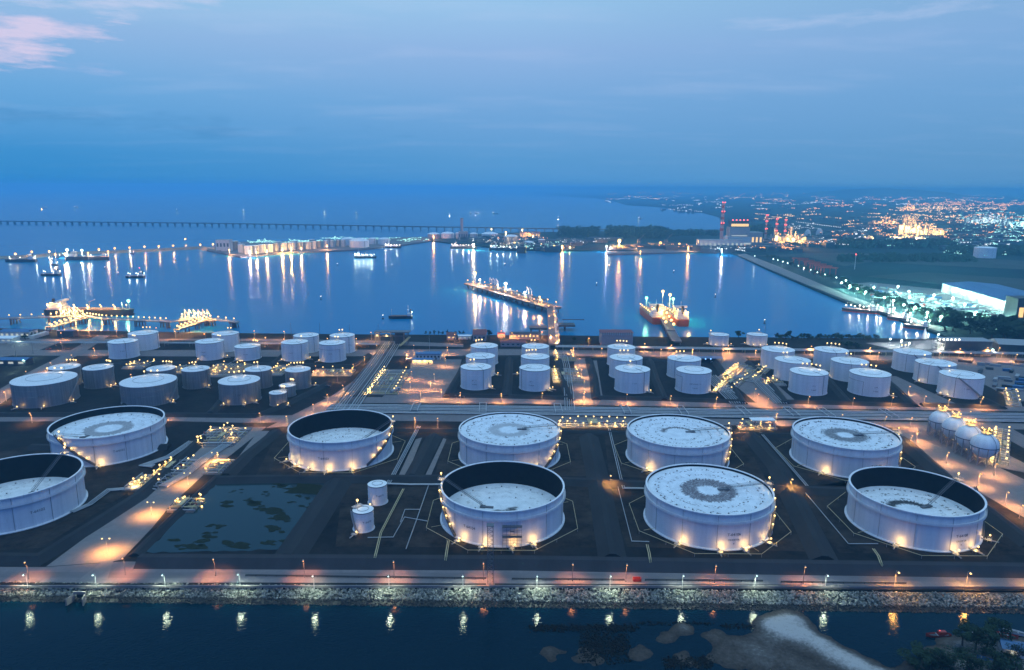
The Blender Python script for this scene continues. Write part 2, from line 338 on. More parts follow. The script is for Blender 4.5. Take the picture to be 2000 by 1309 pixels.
# ------------------------------------------------------------------ floating roof tanks
def roof_mat(name, ring0, ring1, ringamt, dash, tint=(.085, .065, .068), arc=None, speck=.5, seed=0.0):
    m = bpy.data.materials.new(name); m.use_nodes = True; t = m.node_tree; b = t.nodes['Principled BSDF']; b.inputs['Roughness'].default_value = .55
    def n_(ty, **k):
        n = t.nodes.new(ty)
        for a, v in k.items(): setattr(n, a, v)
        return n
    def mt(op, *a, clamp=False):
        n = n_('ShaderNodeMath', operation=op); n.use_clamp = clamp
        for i, v in enumerate(a):
            if isinstance(v, (int, float)): n.inputs[i].default_value = v
            else: t.links.new(v, n.inputs[i])
        return n.outputs[0]
    tcn = n_('ShaderNodeTexCoord'); s = n_('ShaderNodeSeparateXYZ'); t.links.new(tcn.outputs['Object'], s.inputs[0])
    x, y, _ = s.outputs
    r = mt('SQRT', mt('ADD', mt('MULTIPLY', x, x), mt('MULTIPLY', y, y))); th = mt('ARCTAN2', y, x)
    def ns(vec, sc_, det=4):
        n = n_('ShaderNodeTexNoise'); n.inputs['Scale'].default_value = sc_; n.inputs['Detail'].default_value = det
        t.links.new(vec, n.inputs['Vector']); return n.outputs[0]
    off = n_('ShaderNodeVectorMath', operation='ADD'); t.links.new(tcn.outputs['Object'], off.inputs[0]); off.inputs[1].default_value = (seed*37, seed*11, 0)
    nz = ns(off.outputs[0], .25, 6); fine = ns(off.outputs[0], 1.6, 6)
    # radial fingers of dirt: noise in (angle, radius) space
    pol = n_('ShaderNodeCombineXYZ'); t.links.new(mt('MULTIPLY', th, 7.0), pol.inputs[0]); t.links.new(mt('MULTIPLY', r, .12), pol.inputs[1]); pol.inputs[2].default_value = seed*5
    fing = ns(pol.outputs[0], 2.2, 4)
    rr = mt('ADD', r, mt('MULTIPLY_ADD', fing, 7.0, -3.5))
    a = mt('MULTIPLY', mt('MULTIPLY_ADD', rr, .9, -.9*ring0 + .5, clamp=True), mt('MULTIPLY_ADD', rr, -.9, .9*ring1 + .5, clamp=True))
    if arc:
        da = mt('COSINE', mt('SUBTRACT', th, arc[0])); a = mt('MULTIPLY', a, mt('MULTIPLY_ADD', da, 3.0, arc[1], clamp=True))
    a = mt('MULTIPLY', mt('MULTIPLY', a, ringamt), mt('MULTIPLY_ADD', fine, 1.6, .1, clamp=True))
    # weld rings of dashes
    dpol = n_('ShaderNodeCombineXYZ'); t.links.new(mt('MULTIPLY', th, 11.0), dpol.inputs[0]); t.links.new(mt('MULTIPLY', r, .55), dpol.inputs[1]); dpol.inputs[2].default_value = seed*3
    dn = ns(dpol.outputs[0], 1.5, 3)
    ringw = mt('SINE', mt('MULTIPLY', r, 1.15))
    d1 = mt('MULTIPLY', mt('MULTIPLY_ADD', dn, 16.0, -8.9, clamp=True), mt('MULTIPLY_ADD', ringw, 1.5, .2, clamp=True))
    d1 = mt('MULTIPLY', mt('MULTIPLY', d1, dash), mt('MULTIPLY_ADD', r, .25, -2.3, clamp=True))
    sp_ = mt('MULTIPLY', mt('MULTIPLY_ADD', fine, 10.0, -7.0, clamp=True), speck)
    dirt = mt('MAXIMUM', mt('MAXIMUM', a, d1), sp_)
    mx0 = n_('ShaderNodeMix', data_type='RGBA'); mx0.inputs[6].default_value = (.72, .76, .80, 1); mx0.inputs[7].default_value = (.58, .62, .66, 1)
    t.links.new(mt('MULTIPLY_ADD', nz, 3.0, -1.0, clamp=True), mx0.inputs[0])
    mx = n_('ShaderNodeMix', data_type='RGBA'); t.links.new(mx0.outputs[2], mx.inputs[6]); mx.inputs[7].default_value = (*tint, 1)
    t.links.new(dirt, mx.inputs[0]); t.links.new(mx.outputs[2], b.inputs['Base Color'])
    return m
def shell_text(lines, R, z, a, size, parent, h=16.0):
    # lettering bent round the shell; a = bearing of the text centre
    txt = []
    for i, (s, k) in enumerate(lines):
        cu = bpy.data.curves.new('lettering', 'FONT'); cu.body = s; cu.size = size*k; cu.align_x = 'CENTER'; cu.extrude = .01
        o = bpy.data.objects.new('tmp', cu); C.objects.link(o); dg = bpy.context.evaluated_depsgraph_get(); me = bpy.data.meshes.new_from_object(o.evaluated_get(dg))
        bpy.data.objects.remove(o); zz = z - i*size*1.25
        mbx = MB().add([((R+.03+p.co.z)*cos(a + p.co.x/R), (R+.03+p.co.z)*sin(a + p.co.x/R), zz + p.co.y) for p in me.vertices], [tuple(f.vertices) for f in me.polygons])
        bpy.data.meshes.remove(me); bpy.data.curves.remove(cu); txt.append(mbx)
    m = MB()
    for q in txt: m.add(q.v, q.f)
    return m.build('lettering', M['letter'], parent)
BULB = {}
def bulb_mesh(m, r):
    r *= 1.2
    k = (m, r)
    if k not in BULB: BULB[k] = MB().ball((0, 0, 0), r).mesh('bulb', M[m])
    return BULB[k]
def stair(mb, R, z0, z1, a0, a1, w=1.0, n=24):       # spiral stair flight hugging the shell
    A = [a0 + (a1-a0)*i/n for i in range(n+1)]
    ups = [Vector((cos(a), sin(a), 0)) for a in A]; pts = [u*R + Vector((0, 0, z0 + (z1-z0)*i/n)) for i, u in enumerate(ups)]
    return mb.sweep(pts, ups, [(.05, .9), (.05, -.15), (w, -.15), (w, 1.1), (w-.08, 1.1), (w-.08, 0), (.13, 0), (.13, .9), (.05, .9)])
def base_light(t, R, a, z=2.2, power=230, col=WARM):  # valve platform with a floodlight at the foot of the shell
    r0 = R + 3.2; c, s = cos(a), sin(a); ta = Vector((-s, c, 0)); ra = Vector((c, s, 0))
    m = MB(); p = ra*r0
    m.box(p + Vector((0, 0, .9)), (1.8, 2.4, .12), a)
    for i in (-1, 1):
        for j in (-1, 1): m.cyl(p + ra*(.7*i) + ta*(1.0*j), p + ra*(.7*i) + ta*(1.0*j) + Vector((0, 0, 1.9)), .06, 4)
    m.cyl(ra*(R - .05) + Vector((0, 0, .7)), ra*(r0 + 3.5) + Vector((0, 0, .7)), .28, 7); m.box(ra*(r0 - 1.6) + Vector((0, 0, .7)), (.5, .9, .9), a)
    m.cyl(p + ta*1.2, p + ta*1.2 + Vector((0, 0, z + .1)), .07, 5)
    q = m.build('valve_platform', M['steel2'], t)
    obj('bulb', bulb_mesh('warm', .34), q, p + ta*1.2 + Vector((0, 0, z + .3)))
    light(ra*(R+2.5) + ta*1.2 + Vector((0, 0, z - .25)), col, power, .25, q)
FT = {}
def floating_tank(key, x, y, R, h, roofz, rm, label, text, ta, lights, stair_a, ladder_a, foam=True, group='large floating roof tanks'):
    t = thing('floating_roof_tank', label, 'storage tank', (x, y, 0), 0, group); n = 96
    MB().lathe([(R+.9, -.4), (R+.9, .35), (R+.1, .55), (R, .55), (R, h-.15), (R-.25, h-.15)], n).build('shell', M['white'], t)
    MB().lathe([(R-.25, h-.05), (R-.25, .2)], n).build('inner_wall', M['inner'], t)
    g = MB().lathe([(R+.02, h), (R+.5, h), (R+.5, h-.35), (R+.02, h-.55)], n); g.lathe([(R-.3, h-.02), (R-.3, h+.25), (R+.55, h+.25), (R+.55, h-.1)], n); g.build('top_rim', M['white'], t)
    MB().lathe([(R+.02, h-3.4), (R+1.1, h-3.9), (R+1.1, h-4.1), (R+.02, h-4.6)], n).build('wind_girder', M['white'], t)
    MB().lathe([(R+1.04, h-2.95), (R+1.09, h-2.95), (R+1.09, h-3.9), (R+1.04, h-3.9)], n).build('girder_railing', M['white'], t)
    f = MB().lathe([(.01, roofz-.1), (R*.25, roofz-.02), (R*.93, roofz+.02), (R*.955, roofz+.35), (R-.3, roofz+.3)], n).build('floating_roof', rm, t)
    hm_ = MB().lathe([(.35, 0), (.35, .5), (.05, .55)], 8).mesh('roof_hatch', M['rail'])
    for k in range(20): q = 2*pi*k/20 + key; obj('roof_hatch', hm_, f, (R*.86*cos(q), R*.86*sin(q), roofz+.02))
    for k in range(6): q = 2*pi*k/6 + key*.7; obj('roof_hatch', hm_, f, (R*.45*cos(q), R*.45*sin(q), roofz-.02))
    # rolling ladder from the gauge platform down to the roof
    la = ladder_a; p0 = Vector(((R-.4)*cos(la), (R-.4)*sin(la), h+1.0)); ll = min(R*.68, max(12, (h-roofz)*1.6)); p1 = Vector(((R-ll)*cos(la+.03), (R-ll)*sin(la+.03), roofz+.9))
    if h - roofz < 3: p1 = Vector(((R*.30)*cos(la), (R*.30)*sin(la), roofz+.9))
    pr = Vector((-sin(la), cos(la), 0))*.55; lm = MB()
    for s_ in (-1, 1): lm.cyl(p0 + pr*s_, p1 + pr*s_, .12, 4); lm.cyl(p0 + pr*s_ + Vector((0, 0, 1)), p1 + pr*s_ + Vector((0, 0, 1)), .07, 4)
    for k in range(26): q = p0.lerp(p1, k/25); lm.cyl(q - pr, q + pr, .06, 4)
    lm.box(p1 + Vector((0, 0, -.5)), (2.4, 2.4, .5), la); rmid = Vector((cos(la), sin(la), 0)); lm.box(p1 - rmid*2.2 - Vector((0, 0, .6)), (ll*.3, 1.6, .35), la)
    lm.build('rolling_ladder', M['steel'], t)
    pl = MB().box(((R+.9)*cos(la), (R+.9)*sin(la), h+.9), (2.6, 3.4, .15), la)
    for i in (-1, 1):
        for j in (-1, 0, 1): q = Vector(((R+.9)*cos(la), (R+.9)*sin(la), h+.9)) + rmid*i*1.2 + pr/.55*j*1.6; pl.cyl(q, q + Vector((0, 0, 1.2)), .05, 4)
    for i in (-1, 1): q = Vector(((R+.9)*cos(la), (R+.9)*sin(la), h+2.0)) + rmid*i*1.2; pl.cyl(q - pr*2.9, q + pr*2.9, .05, 4)
    pl.cyl(((R+.9)*cos(la), (R+.9)*sin(la), h+.9), ((R+.9)*cos(la), (R+.9)*sin(la), h+3.6), .06, 4)
    gp = pl.build('gauge_platform', M['steel2'], t)
    obj('bulb', bulb_mesh('warm', .38), gp, ((R+.9)*cos(la), (R+.9)*sin(la), h+3.8)); light(((R+.9)*cos(la), (R+.9)*sin(la), h+3.2), WARM, 250, .3, gp)
    if stair_a:
        st = stair(MB(), R+.25, .6, h+.9, *stair_a, w=1.1, n=26).build('spiral_stair', M['steel'], t)
        for k in range(1, 6):
            q = k/6.0; a = stair_a[0] + (stair_a[1]-stair_a[0])*q; z = .6 + (h)*q + 2.3
            if key in FT_STAIRLIT:
                obj('bulb', bulb_mesh('warm', .36), st, ((R+1.2)*cos(a), (R+1.2)*sin(a), z)); light(((R+1.2)*cos(a), (R+1.2)*sin(a), z-.7), WARM, 150, .25, st)
    # vertical drain and foam risers
    vm = MB().cyl((R+.16, 0, .5), (R+.16, 0, h-.3), .08, 4).mesh('foam_riser', M['line'] if key in (0, 2, 5) else M['steel2'])
    for k in range(12): obj('foam_riser', vm, t).rotation_euler.z = 2*pi*k/12 + .26 + key*.17
    if text: shell_text(text, R, h*.40, ta, 1.75, t, h)
    for a in lights: base_light(t, R, a)
    return t
FT_STAIRLIT = {0, 1, 2, 3, 4, 6, 7}
U = 134.0
RM = [roof_mat('roof_a', 7, 13, .75, .5, seed=1), roof_mat('roof_b', 40, 50, 0, 1.2, seed=2), roof_mat('roof_c', 6, 11.5, .55, 1.2, (.10, .065, .06), seed=3),
      roof_mat('roof_d', 7, 9.5, 1.0, 1.2, (.07, .055, .055), arc=(1.6, .4), seed=4), roof_mat('roof_e', 4.5, 11.5, .95, 1.2, (.075, .068, .075), seed=5),
      roof_mat('roof_f', 40, 50, 0, .6, seed=6, speck=.4), roof_mat('roof_g', 2, 7, 1.0, .3, (.02, .02, .025), arc=(-1.2, .2), seed=7, speck=1.0),
      roof_mat('roof_h', 5.0, 12.5, 1.0, 1.1, (.095, .075, .085), seed=8), roof_mat('roof_i', 7, 11.0, 1.3, 1.0, (.02, .02, .022), arc=(1.9, .6), seed=9)]
def pa(d): return radians(d)                         # bearings: 0 = +x (right), -90 = towards the camera
TANKS = [
 # x/U, y/U, R/U, h, roof z
 (-1.748, 2.925, .2185, 16, 11.8, 0, 'large white floating roof tank, lit stair slanting across its front, left of the manifold', [('T-64101', 1)], pa(-52), [pa(-72)], (pa(-75), pa(-118)), pa(-110)),
 (-.731, 2.889, .2145, 16, 4.4, 1, 'large white floating roof tank behind the green pond, roof sunk, five lamps round its foot', [('T-64103', 1)], pa(-96), [pa(-130), pa(-112), pa(-92), pa(-68), pa(-148)], (pa(-50), pa(5)), pa(10)),
 (-.009, 2.863, .211, 16, 15.0, 2, 'large white tank with a faded rusty ring on its full roof, behind the masted tank', [('T-64105', 1)], pa(-92), [pa(-62), pa(-75)], (pa(-48), pa(-2)), pa(5)),
 (.704, 2.849, .209, 16, 14.6, 3, 'large white tank whose roof has broken dark arcs, second from right in the far row', [('T-64107', 1)], pa(-88), [pa(-135)], (pa(-40), pa(-4)), pa(2)),
 (1.401, 2.826, .205, 16, 14.6, 4, 'large white tank with a grey-brown ring on its roof, rightmost of the far row', [('T-64109', 1)], pa(-80), [pa(-135), pa(-75)], (pa(-30), pa(0)), pa(-5)),
 (-1.752, 2.33, .212, 16, 3.4, 5, 'large white tank with an empty sunken roof, cut by the left edge', [('T-64102', 1)], pa(-38), [], None, pa(75)),
 (-.030, 2.278, .209, 16, 4.3, 6, 'large white tank with a deeply sunken roof, behind the lattice mast by the front road', [('T-64104', 1)], pa(-120), [pa(-128), pa(-106), pa(-82), pa(-64)], (pa(-135), pa(-172)), pa(172)),
 (.674, 2.262, .208, 16, 14.7, 7, 'large white tank with a wide brown ring on its full roof, nearest the front road', [('T-64106', 1), ('CRUDE OIL', .6), ('*', 1)], pa(-82), [pa(-128), pa(-95), pa(-74), pa(-48)], (pa(-38), pa(2)), pa(6)),
 (1.372, 2.25, .201, 16, 5.9, 8, 'large white tank with a black horseshoe stain on its sunken roof, at the right', [('T-64108', 1), ('CRUDE OIL', .6), ('*', 1)], pa(-76), [pa(-130), pa(-86), pa(-66), pa(-36)], (pa(-30), pa(2)), pa(22)),
]
for i, (ax, ay, aR, h, rz_, k, lab, tx, ta, li, st, la) in enumerate(TANKS):
    floating_tank(i, ax*U, ay*U, aR*U, h, rz_, RM[k], lab, tx, ta, li, st, la)
# ------------------------------------------------------------------ cone roof tanks
CONE = {}
def cone_tank(x, y, R, h, style, label, group, text=None, ta=-1.75, lights=(), roofl=0, ra=2.0, riser=(), hoop=None, ladder=None):
    t = thing('cone_roof_tank', label, 'storage tank', (x, y, 0), 0, group); n = 56
    wm, rmx = (M['white'], M['whiteroof']) if style == 'w' else (M['grey'], M['greyroof'])
    MB().lathe([(R+.35, -.3), (R+.35, .3), (R, .3), (R, h)], n).build('shell', wm, t)
    sl = .085
    f = MB().lathe([(.01, h + R*sl), (R+.12, h), (R+.12, h-.18), (R, h-.18)], n).build('cone_roof', rmx, t)
    if style == 'w':
        e = MB().lathe([(R+.13, h-.2), (R+.17, h-.2), (R+.17, h+.12), (R+.13, h+.14)], n); e.build('roof_kerb', M['line'], f)
    for q in (.74, .48): MB().lathe([(R+.01, h*q+.12), (R+.09, h*q), (R+.01, h*q-.12)], n).build('stiffener_ring', wm, t)
    v = MB()
    for a in riser:
        v.cyl(((R+.2)*cos(a), (R+.2)*sin(a), .3), ((R+.2)*cos(a), (R+.2)*sin(a), h), .13, 5)
        v.cyl(((R+.1)*cos(a), (R+.1)*sin(a), h+.1), (.25*R*cos(a), .25*R*sin(a), h + .75*R*sl + .2), .11, 4)
    if hoop:
        a0, a1, zz = hoop; q = [((R+.2)*cos(a0 + (a1-a0)*k/8), (R+.2)*sin(a0 + (a1-a0)*k/8), zz*h) for k in range(9)]; v.tube(q, .11, 4); v.cyl(q[-1], (q[-1][0], q[-1][1], .3), .11, 4)
    k = 24; rr = R*.55; v.tube([(rr*cos(2*pi*i/k), rr*sin(2*pi*i/k), h + (R-rr)*sl + .18) for i in range(k+1)], .08, 4)
    if v.v: v.build('roof_and_shell_pipes', M['line'], t)
    if ladder: stair(MB(), R+.1, .4, h, *ladder, w=.9, n=14).build('spiral_stair', M['steel2'], t)
    if text: shell_text(text, R, h*.46, ta, 1.25, t)
    for a in lights: base_light(t, R, a, 1.9, 199)
    rp = None
    for i in range(roofl):
        if rp is None:
            m2 = MB(); c = Vector(((R-.6)*cos(ra), (R-.6)*sin(ra), h))
            m2.box(c + Vector((0, 0, .5)), (2.6, 5.0, .12), ra)
            for j in range(max(roofl, 2)):
                q = Vector((R*(.86 - .0*j)*cos(ra + (j-(roofl-1)/2)*.28), R*.86*sin(ra + (j-(roofl-1)/2)*.28), h))
                m2.cyl(q, q + Vector((0, 0, 3.0)), .07, 5)
            rp = m2.build('roof_walkway', M['steel2'], t)
        a = ra + (i-(roofl-1)/2)*.28
        obj('bulb', bulb_mesh('warm', .5), rp, (R*.86*cos(a), R*.86*sin(a), h+3.2))
        if i % 2 == 0: light((R*.80*cos(a), R*.80*sin(a), h+2.1), (1.0, .70, .36), 199, .3, rp)
    return t
def solve(uL, uR, vr, vb=None, h=None):
    uc = (uL+uR)/2
    if h is None:
        f = G(uc, vb); R = 10.0; z = 15.0
        for _ in range(16):
            d = Vector((f.x, f.y, 0)).normalized(); c = f + d*R; z = ZV(c.y, uc, vr); R = (G(uL, vr, z) - G(uR, vr, z)).length/2
        return c.x, c.y, R, z
    a, b = G(uL, vr, h), G(uR, vr, h); return (a.x+b.x)/2, (a.y+b.y)/2, (a-b).length/2, h
# ------------------------------------------------------------------ the rows of cone roof tanks
def cone_at(uL, uR, vr, vb, style, label, group, text=None, ts=-.1, riser=(), hoop=None, lights=(), roofl=0, ra=90, ladder=None, h=None):
    x, y, R, z = solve(uL, uR, vr, vb, h); f0 = atan2(-y, -x); sa = lambda s: f0 + math.asin(s)
    return cone_tank(x, y, R, z, style, label, group, text, sa(ts), [sa(s) if isinstance(s, float) else radians(s) for s in lights], roofl, radians(ra),
                     [sa(s) for s in riser], (sa(-.97), sa(hoop[0]), hoop[1]) if hoop else None, (sa(ladder[0]), sa(ladder[1])) if ladder else None)
GL, GR = 'white cone roof tanks behind the insulated tanks', 'white cone roof tanks on the right of the site'
GC, GG = 'white cone roof tanks in the centre rows', 'grey insulated tanks'
TX = lambda a, b: [(a, 1), ('*', .8), (b, 1)] if a else [(b, 1)]
cone_at(217, 271, 666, 701, 'w', 'white cone roof tank, front one of the pair nearest the left jetty', GL, TX('', 'T-3101'), -.1, (.12,), None, (), 2, 60)
cone_at(256, 310, 650, 685, 'w', 'white cone roof tank, rear one of the pair nearest the left jetty', GL, None, 0, (.9,), None, (), 3, 100)
cone_at(386, 439, 666, 704, 'w', 'white cone roof tank left of the two low lit manifolds, in front of its twin', GL, TX('GASOIL', 'T-3103'), -.5, (.93,), None, (-.75, .85), 2, 60)
cone_at(418, 468, 651, 688, 'w', 'white cone roof tank tucked behind two others, right of the tall left pair', GL, None, 0, (.93,), None, (), 2, 90)
cone_at(461, 509.5, 675.5, 704.5, 'w', 'shortest white cone roof tank, low and squat, right of a taller one', GL, TX('', 'T-3105'), -.2, (.93,), None, (-.72,), 3, 60)
cone_at(552, 603, 667.5, 706, 'w', 'white cone roof tank with a plain number, front left of a block of four', GL, TX('', 'T-3107'), -.3, (.46,), None, (-.85, .8), 1, 70)
cone_at(575.5, 624, 654.5, 690, 'w', 'white cone roof tank, back left of a block of four', GL, None, 0, (.58,), None, (), 0, 90)
cone_at(625, 676, 669, 708, 'w', 'white cone roof tank with a square pipe loop, front right of a block of four', GL, TX('', 'T-3109'), -.2, (), (.53, .72), (-.85,), 2, 80)
cone_at(646, 694, 654.5, 691, 'w', 'white cone roof tank, back right of a block of four by the pipe bridge', GL, TX('', 'T-3110'), .55, (.5,), None, (), 2, 110)
cone_at(37.5, 150, 739, 795, 'g', 'widest grey insulated tank with a pale roof, at the left end', GG, TX('', 'T-2101'), -.15, (), None, (-.78, -.15, .62), 3, 100, (.55, .97))
cone_at(97.5, 153, 716, None, 'g', 'grey insulated tank half hidden behind the widest one', GG, None, 0, (0.0,), None, (.9,), 4, 85, (.6, .95), 14)
cone_at(169.5, 223, 717, 759, 'g', 'grey insulated tank with brownish lower cladding, beside a lit pipe bend', GG, None, 0, (), None, (.45, .7), 3, 60, (.6, .95))
cone_at(244.5, 346, 743, 794, 'g', 'second widest grey insulated tank, behind the large tank with the slanting stair', GG, TX('', 'T-2104'), -.4, (), None, (.62,), 3, 110, (.6, .97))
cone_at(288, 340.5, 719, None, 'g', 'grey insulated tank mostly hidden behind the second widest one', GG, None, 0, (), None, (), 4, 80, None, 14)
cone_at(360, 411, 720, 760, 'g', 'narrow grey insulated tank in front of the long lit pump row', GG, None, 0, (.75,), None, (.55,), 2, 120)
cone_at(432, 509.5, 742, 791, 'g', 'medium grey insulated tank with three lamps at its foot', GG, TX('', 'T-2107'), -.1, (), None, (-.7, .1, .55), 3, 110)
cone_at(482, 532, 720, 760, 'g', 'narrow grey insulated tank behind the medium one with foot lamps', GG, None, 0, (.2,), None, (), 2, 120)
cone_at(559.5, 608, 721, 761, 'g', 'narrow grey insulated tank at the right end of its row', GG, None, 0, (), None, (.97,), 4, 100)
cone_at(547, 578, 752, 776, 'g', 'small grey drum tank behind the smallest one', GG, None, 0, (), None, (), 3, 60)
cone_at(528, 561, 766, 794, 'g', 'smallest grey drum tank with a lamp on its side, at the bank corner', GG, None, 0, (), None, (-.2, .6), 3, 60)
cone_at(900, 960, 716, 762.5, 'w', 'white cone roof tank, front of three in the column right of the loading yard', GC, TX('JET A-1', 'T-4101'), -.1, (.457,), None, (.78,), 2, 110)
cone_at(910, 967, 695, None, 'w', 'white cone roof tank, middle of three in the column right of the loading yard', GC, None, 0, (.43,), None, (.9,), 0, 90, None, 15.2)
cone_at(919, 972.5, 675, None, 'w', 'white cone roof tank, rear of three in the column right of the loading yard', GC, None, 0, (.2,), None, (), 3, 120, None, 15.2)
cone_at(1014, 1074, 718, 765, 'w', 'white cone roof tank, front of three in the column below the long pier', GC, TX('JET A', 'T-4104'), -.2, (-.84,), None, (.72, .88), 0, 90)
cone_at(1017.5, 1073, 696, None, 'w', 'white cone roof tank, middle of three in the column below the long pier', GC, None, 0, (), None, (-.99,), 4, 110, None, 15.2)
cone_at(1019, 1072.5, 676, None, 'w', 'white cone roof tank, rear of three in the column below the long pier', GC, None, 0, (0.0,), None, (), 2, 100, None, 15.2)
cone_at(1200, 1267, 720, 769, 'w', 'white cone roof tank, front of three staggered before the striped warehouse', GC, TX('', 'T-4107'), .15, (.67,), None, (.82,), 1, 90)
cone_at(1191, 1254.5, 698, None, 'w', 'white cone roof tank, middle of three staggered before the striped warehouse', GC, None, 0, (.61,), None, (), 3, 90, None, 15.2)
cone_at(1187, 1240.5, 677.5, None, 'w', 'white cone roof tank, rear of three staggered before the striped warehouse', GC, None, 0, (.1,), None, (), 4, 80, None, 15.2)
cone_at(1319, 1386, 722.5, 769.5, 'w', 'white cone roof tank with a long product name and a square pipe loop', GC, [('METHANOL M', 1), ('*', .8), ('T-4110', 1)], .12, (), (-.61, .78), (.9,), 0, 90)
cone_at(1302.5, 1366, 699.5, 741, 'w', 'white cone roof tank behind the one with the long product name', GC, None, 0, (-.53,), None, (.97,), 3, 95)
cone_at(1486, 1547, 682, 722, 'w', 'white cone roof tank, rear of the three beside the twin lit manifolds', GR, None, 0, (), None, (-.9,), 4, 60)
cone_at(1512, 1577.5, 702.5, 745, 'w', 'white cone roof tank, middle of the three beside the twin lit manifolds', GR, None, 0, (.79,), None, (-.85,), 2, 100)
cone_at(1541, 1611, 725.5, 772.5, 'w', 'white cone roof tank, front of the three beside the twin lit manifolds', GR, TX('PXL', 'T-4203'), .32, (.757,), None, (), 5, 60)
cone_at(1589, 1651, 683, 724, 'w', 'white cone roof tank, rear of the middle three on the right', GR, None, 0, (.29,), None, (), 4, 60)
cone_at(1622, 1689, 704.5, 746, 'w', 'white cone roof tank, middle of the middle three on the right', GR, None, 0, (.1,), None, (-.97,), 2, 70)
cone_at(1658, 1731, 728, 774.5, 'w', 'white cone roof tank with a square pipe loop, front of the middle three', GR, TX('LAB', 'T-4206'), .35, (), (-.26, .72), (.93,), 4, 70)
cone_at(1744.5, 1809.5, 687, 727.5, 'w', 'white cone roof tank with a slanting stair, rear of the last three', GR, None, 0, (-.25,), None, (), 2, 95, (.9, .1))
cone_at(1787, 1857, 708, 751, 'w', 'white cone roof tank with a slanting stair, middle of the last three', GR, None, 0, (-.74, -.27), None, (-.6,), 1, 100, (.95, .1))
cone_at(1834, 1910, 731, 778, 'w', 'white cone roof tank with a lit slanting stair, front of the last three', GR, TX('', 'T-4209'), .3, (-.21,), None, (-.7, -.45, .8), 1, 100, (.9, -.1))
small = 'small white tanks beside the pond bank'
cone_at(720, 757, 945, 988, 'w', 'small white tank marked T-6471, the rear one by the pond bank', small, [('T-6471', 1.15)], .25, (), None, (-.6,), 0, 90)
cone_at(691, 731, 995, 1041, 'w', 'small white tank marked T-6470, the front one by the pond bank', small, [('T-6470', 1.15)], .35, (), None, (-.55,), 1, 140, (-.6, -.99))
so = 'squat tanks on the bay shore'
cone_at(1386, 1423, 653, None, 'w', 'squat pinkish lit tank on the bay shore, left of its twin', so, None, 0, (), None, (-.9, -.3, .3, .9), 1, 160, None, 10)
cone_at(1460, 1498, 653, None, 'w', 'squat lit tank on the bay shore, right of its twin, beside a bush', so, None, 0, (), None, (-.9, -.3, .2, .7), 1, 60, None, 10)
# ------------------------------------------------------------------ gas spheres
def sphere_tank(u, v, rpx, label):
    # centre height is 1.45 r above ground
    r = 5.3
    for _ in range(8):
        p = G(u, v, r*1.45); d = (p - Vector((0, 0, CAMZ))).length; r = rpx * (d*cos(radians(8))) / FPX * 1.0
    zc = r*1.45; t = thing('gas_sphere_tank', label, 'gas sphere', (p.x, p.y, 0), 0, 'white gas spheres')
    MB().sphere((0, 0, zc), r, 40, 24).build('sphere_shell', M['white'], t)
    lm = MB().cyl((r*.98, 0, 0), (r*.98, 0, zc), .28, 8).mesh('leg', M['steel2'])
    for k in range(10): obj('leg', lm, t).rotation_euler.z = 2*pi*k/10
    MB().lathe([(r+.02, zc-.15), (r+.3, zc-.15), (r+.3, zc+.15), (r+.02, zc+.15)], 40).build('equator_band', M['line'], t)
    b = MB()
    for k in range(10):
        a0, a1 = 2*pi*k/10, 2*pi*(k+1)/10
        b.cyl((r*.98*cos(a0), r*.98*sin(a0), .4), (r*.98*cos(a1), r*.98*sin(a1), zc*.55), .08, 4)
        b.cyl((r*.98*cos(a1), r*.98*sin(a1), .4), (r*.98*cos(a0), r*.98*sin(a0), zc*.55), .08, 4)
    b.build('leg_bracing', M['steel2'], t)
    MB().tube([((r+.12)*cos(a)*cos(-1.3), (r+.12)*cos(a)*sin(-1.3), zc + (r+.12)*sin(a)) for a in [radians(q) for q in range(-60, 91, 10)]], .1, 5).build('vent_pipe', M['line'], t)
    m = MB(); m.lathe([(.1, zc+r+.3), (2.6, zc+r+.3), (2.6, zc+r+.42), (.1, zc+r+.42)], 16); m.lathe([(2.55, zc+r+1.4), (2.62, zc+r+1.4), (2.62, zc+r+1.3), (2.55, zc+r+1.3)], 16)
    for k in range(8): a = k*pi/4; m.cyl((2.58*cos(a), 2.58*sin(a), zc+r-.4), (2.58*cos(a), 2.58*sin(a), zc+r+1.4), .05, 4)
    for k in range(3): m.cyl((cos(k*2.1), sin(k*2.1), zc+r), (cos(k*2.1), sin(k*2.1), zc+r+2.2), .22, 6)
    q = m.build('top_platform', M['yellow'], t)
    for k in range(4): a = k*pi/2 + .5; obj('bulb', bulb_mesh('warm', .36), q, (2.4*cos(a), 2.4*sin(a), zc+r+2.6))
    light((.5, 0, zc+r+2.8), WARM, 700, .4, q)
    w = MB()                                                    # stair between ground and crown on the far right
    A = [radians(-25 + k*3) for k in range(20)]; ups = [Vector((cos(a), sin(a), 0)) for a in A]
    w.sweep([u_*(r*1.05 + .3) + Vector((0, 0, zc*.2 + k*zc*.055)) for k, u_ in enumerate(ups)], ups, [(0, .9), (0, 0), (.9, 0), (.9, 1), (.82, 1), (.82, .1), (.08, .1), (.08, .9), (0, .9)])
    s_ = w.build('access_stair', M['yellow'], t); obj('bulb', bulb_mesh('warm', .34), s_, (r*1.15, 1.2, zc+1.0)); light((r*1.35, 1.5, zc+.2), WARM, 2600, .4, s_)
    return p, r
SP = [sphere_tank(1837.5, 822, 17.7, 'white gas sphere on legs, farthest of the four in line'), sphere_tank(1864.5, 836, 19, 'white gas sphere on legs, second farthest of the four'),
      sphere_tank(1892.5, 853, 20, 'white gas sphere on legs, third of the four from the pipe corridor'), sphere_tank(1923, 870, 20.5, 'white gas sphere on legs, nearest of the four, beside the lit pipe rack')]
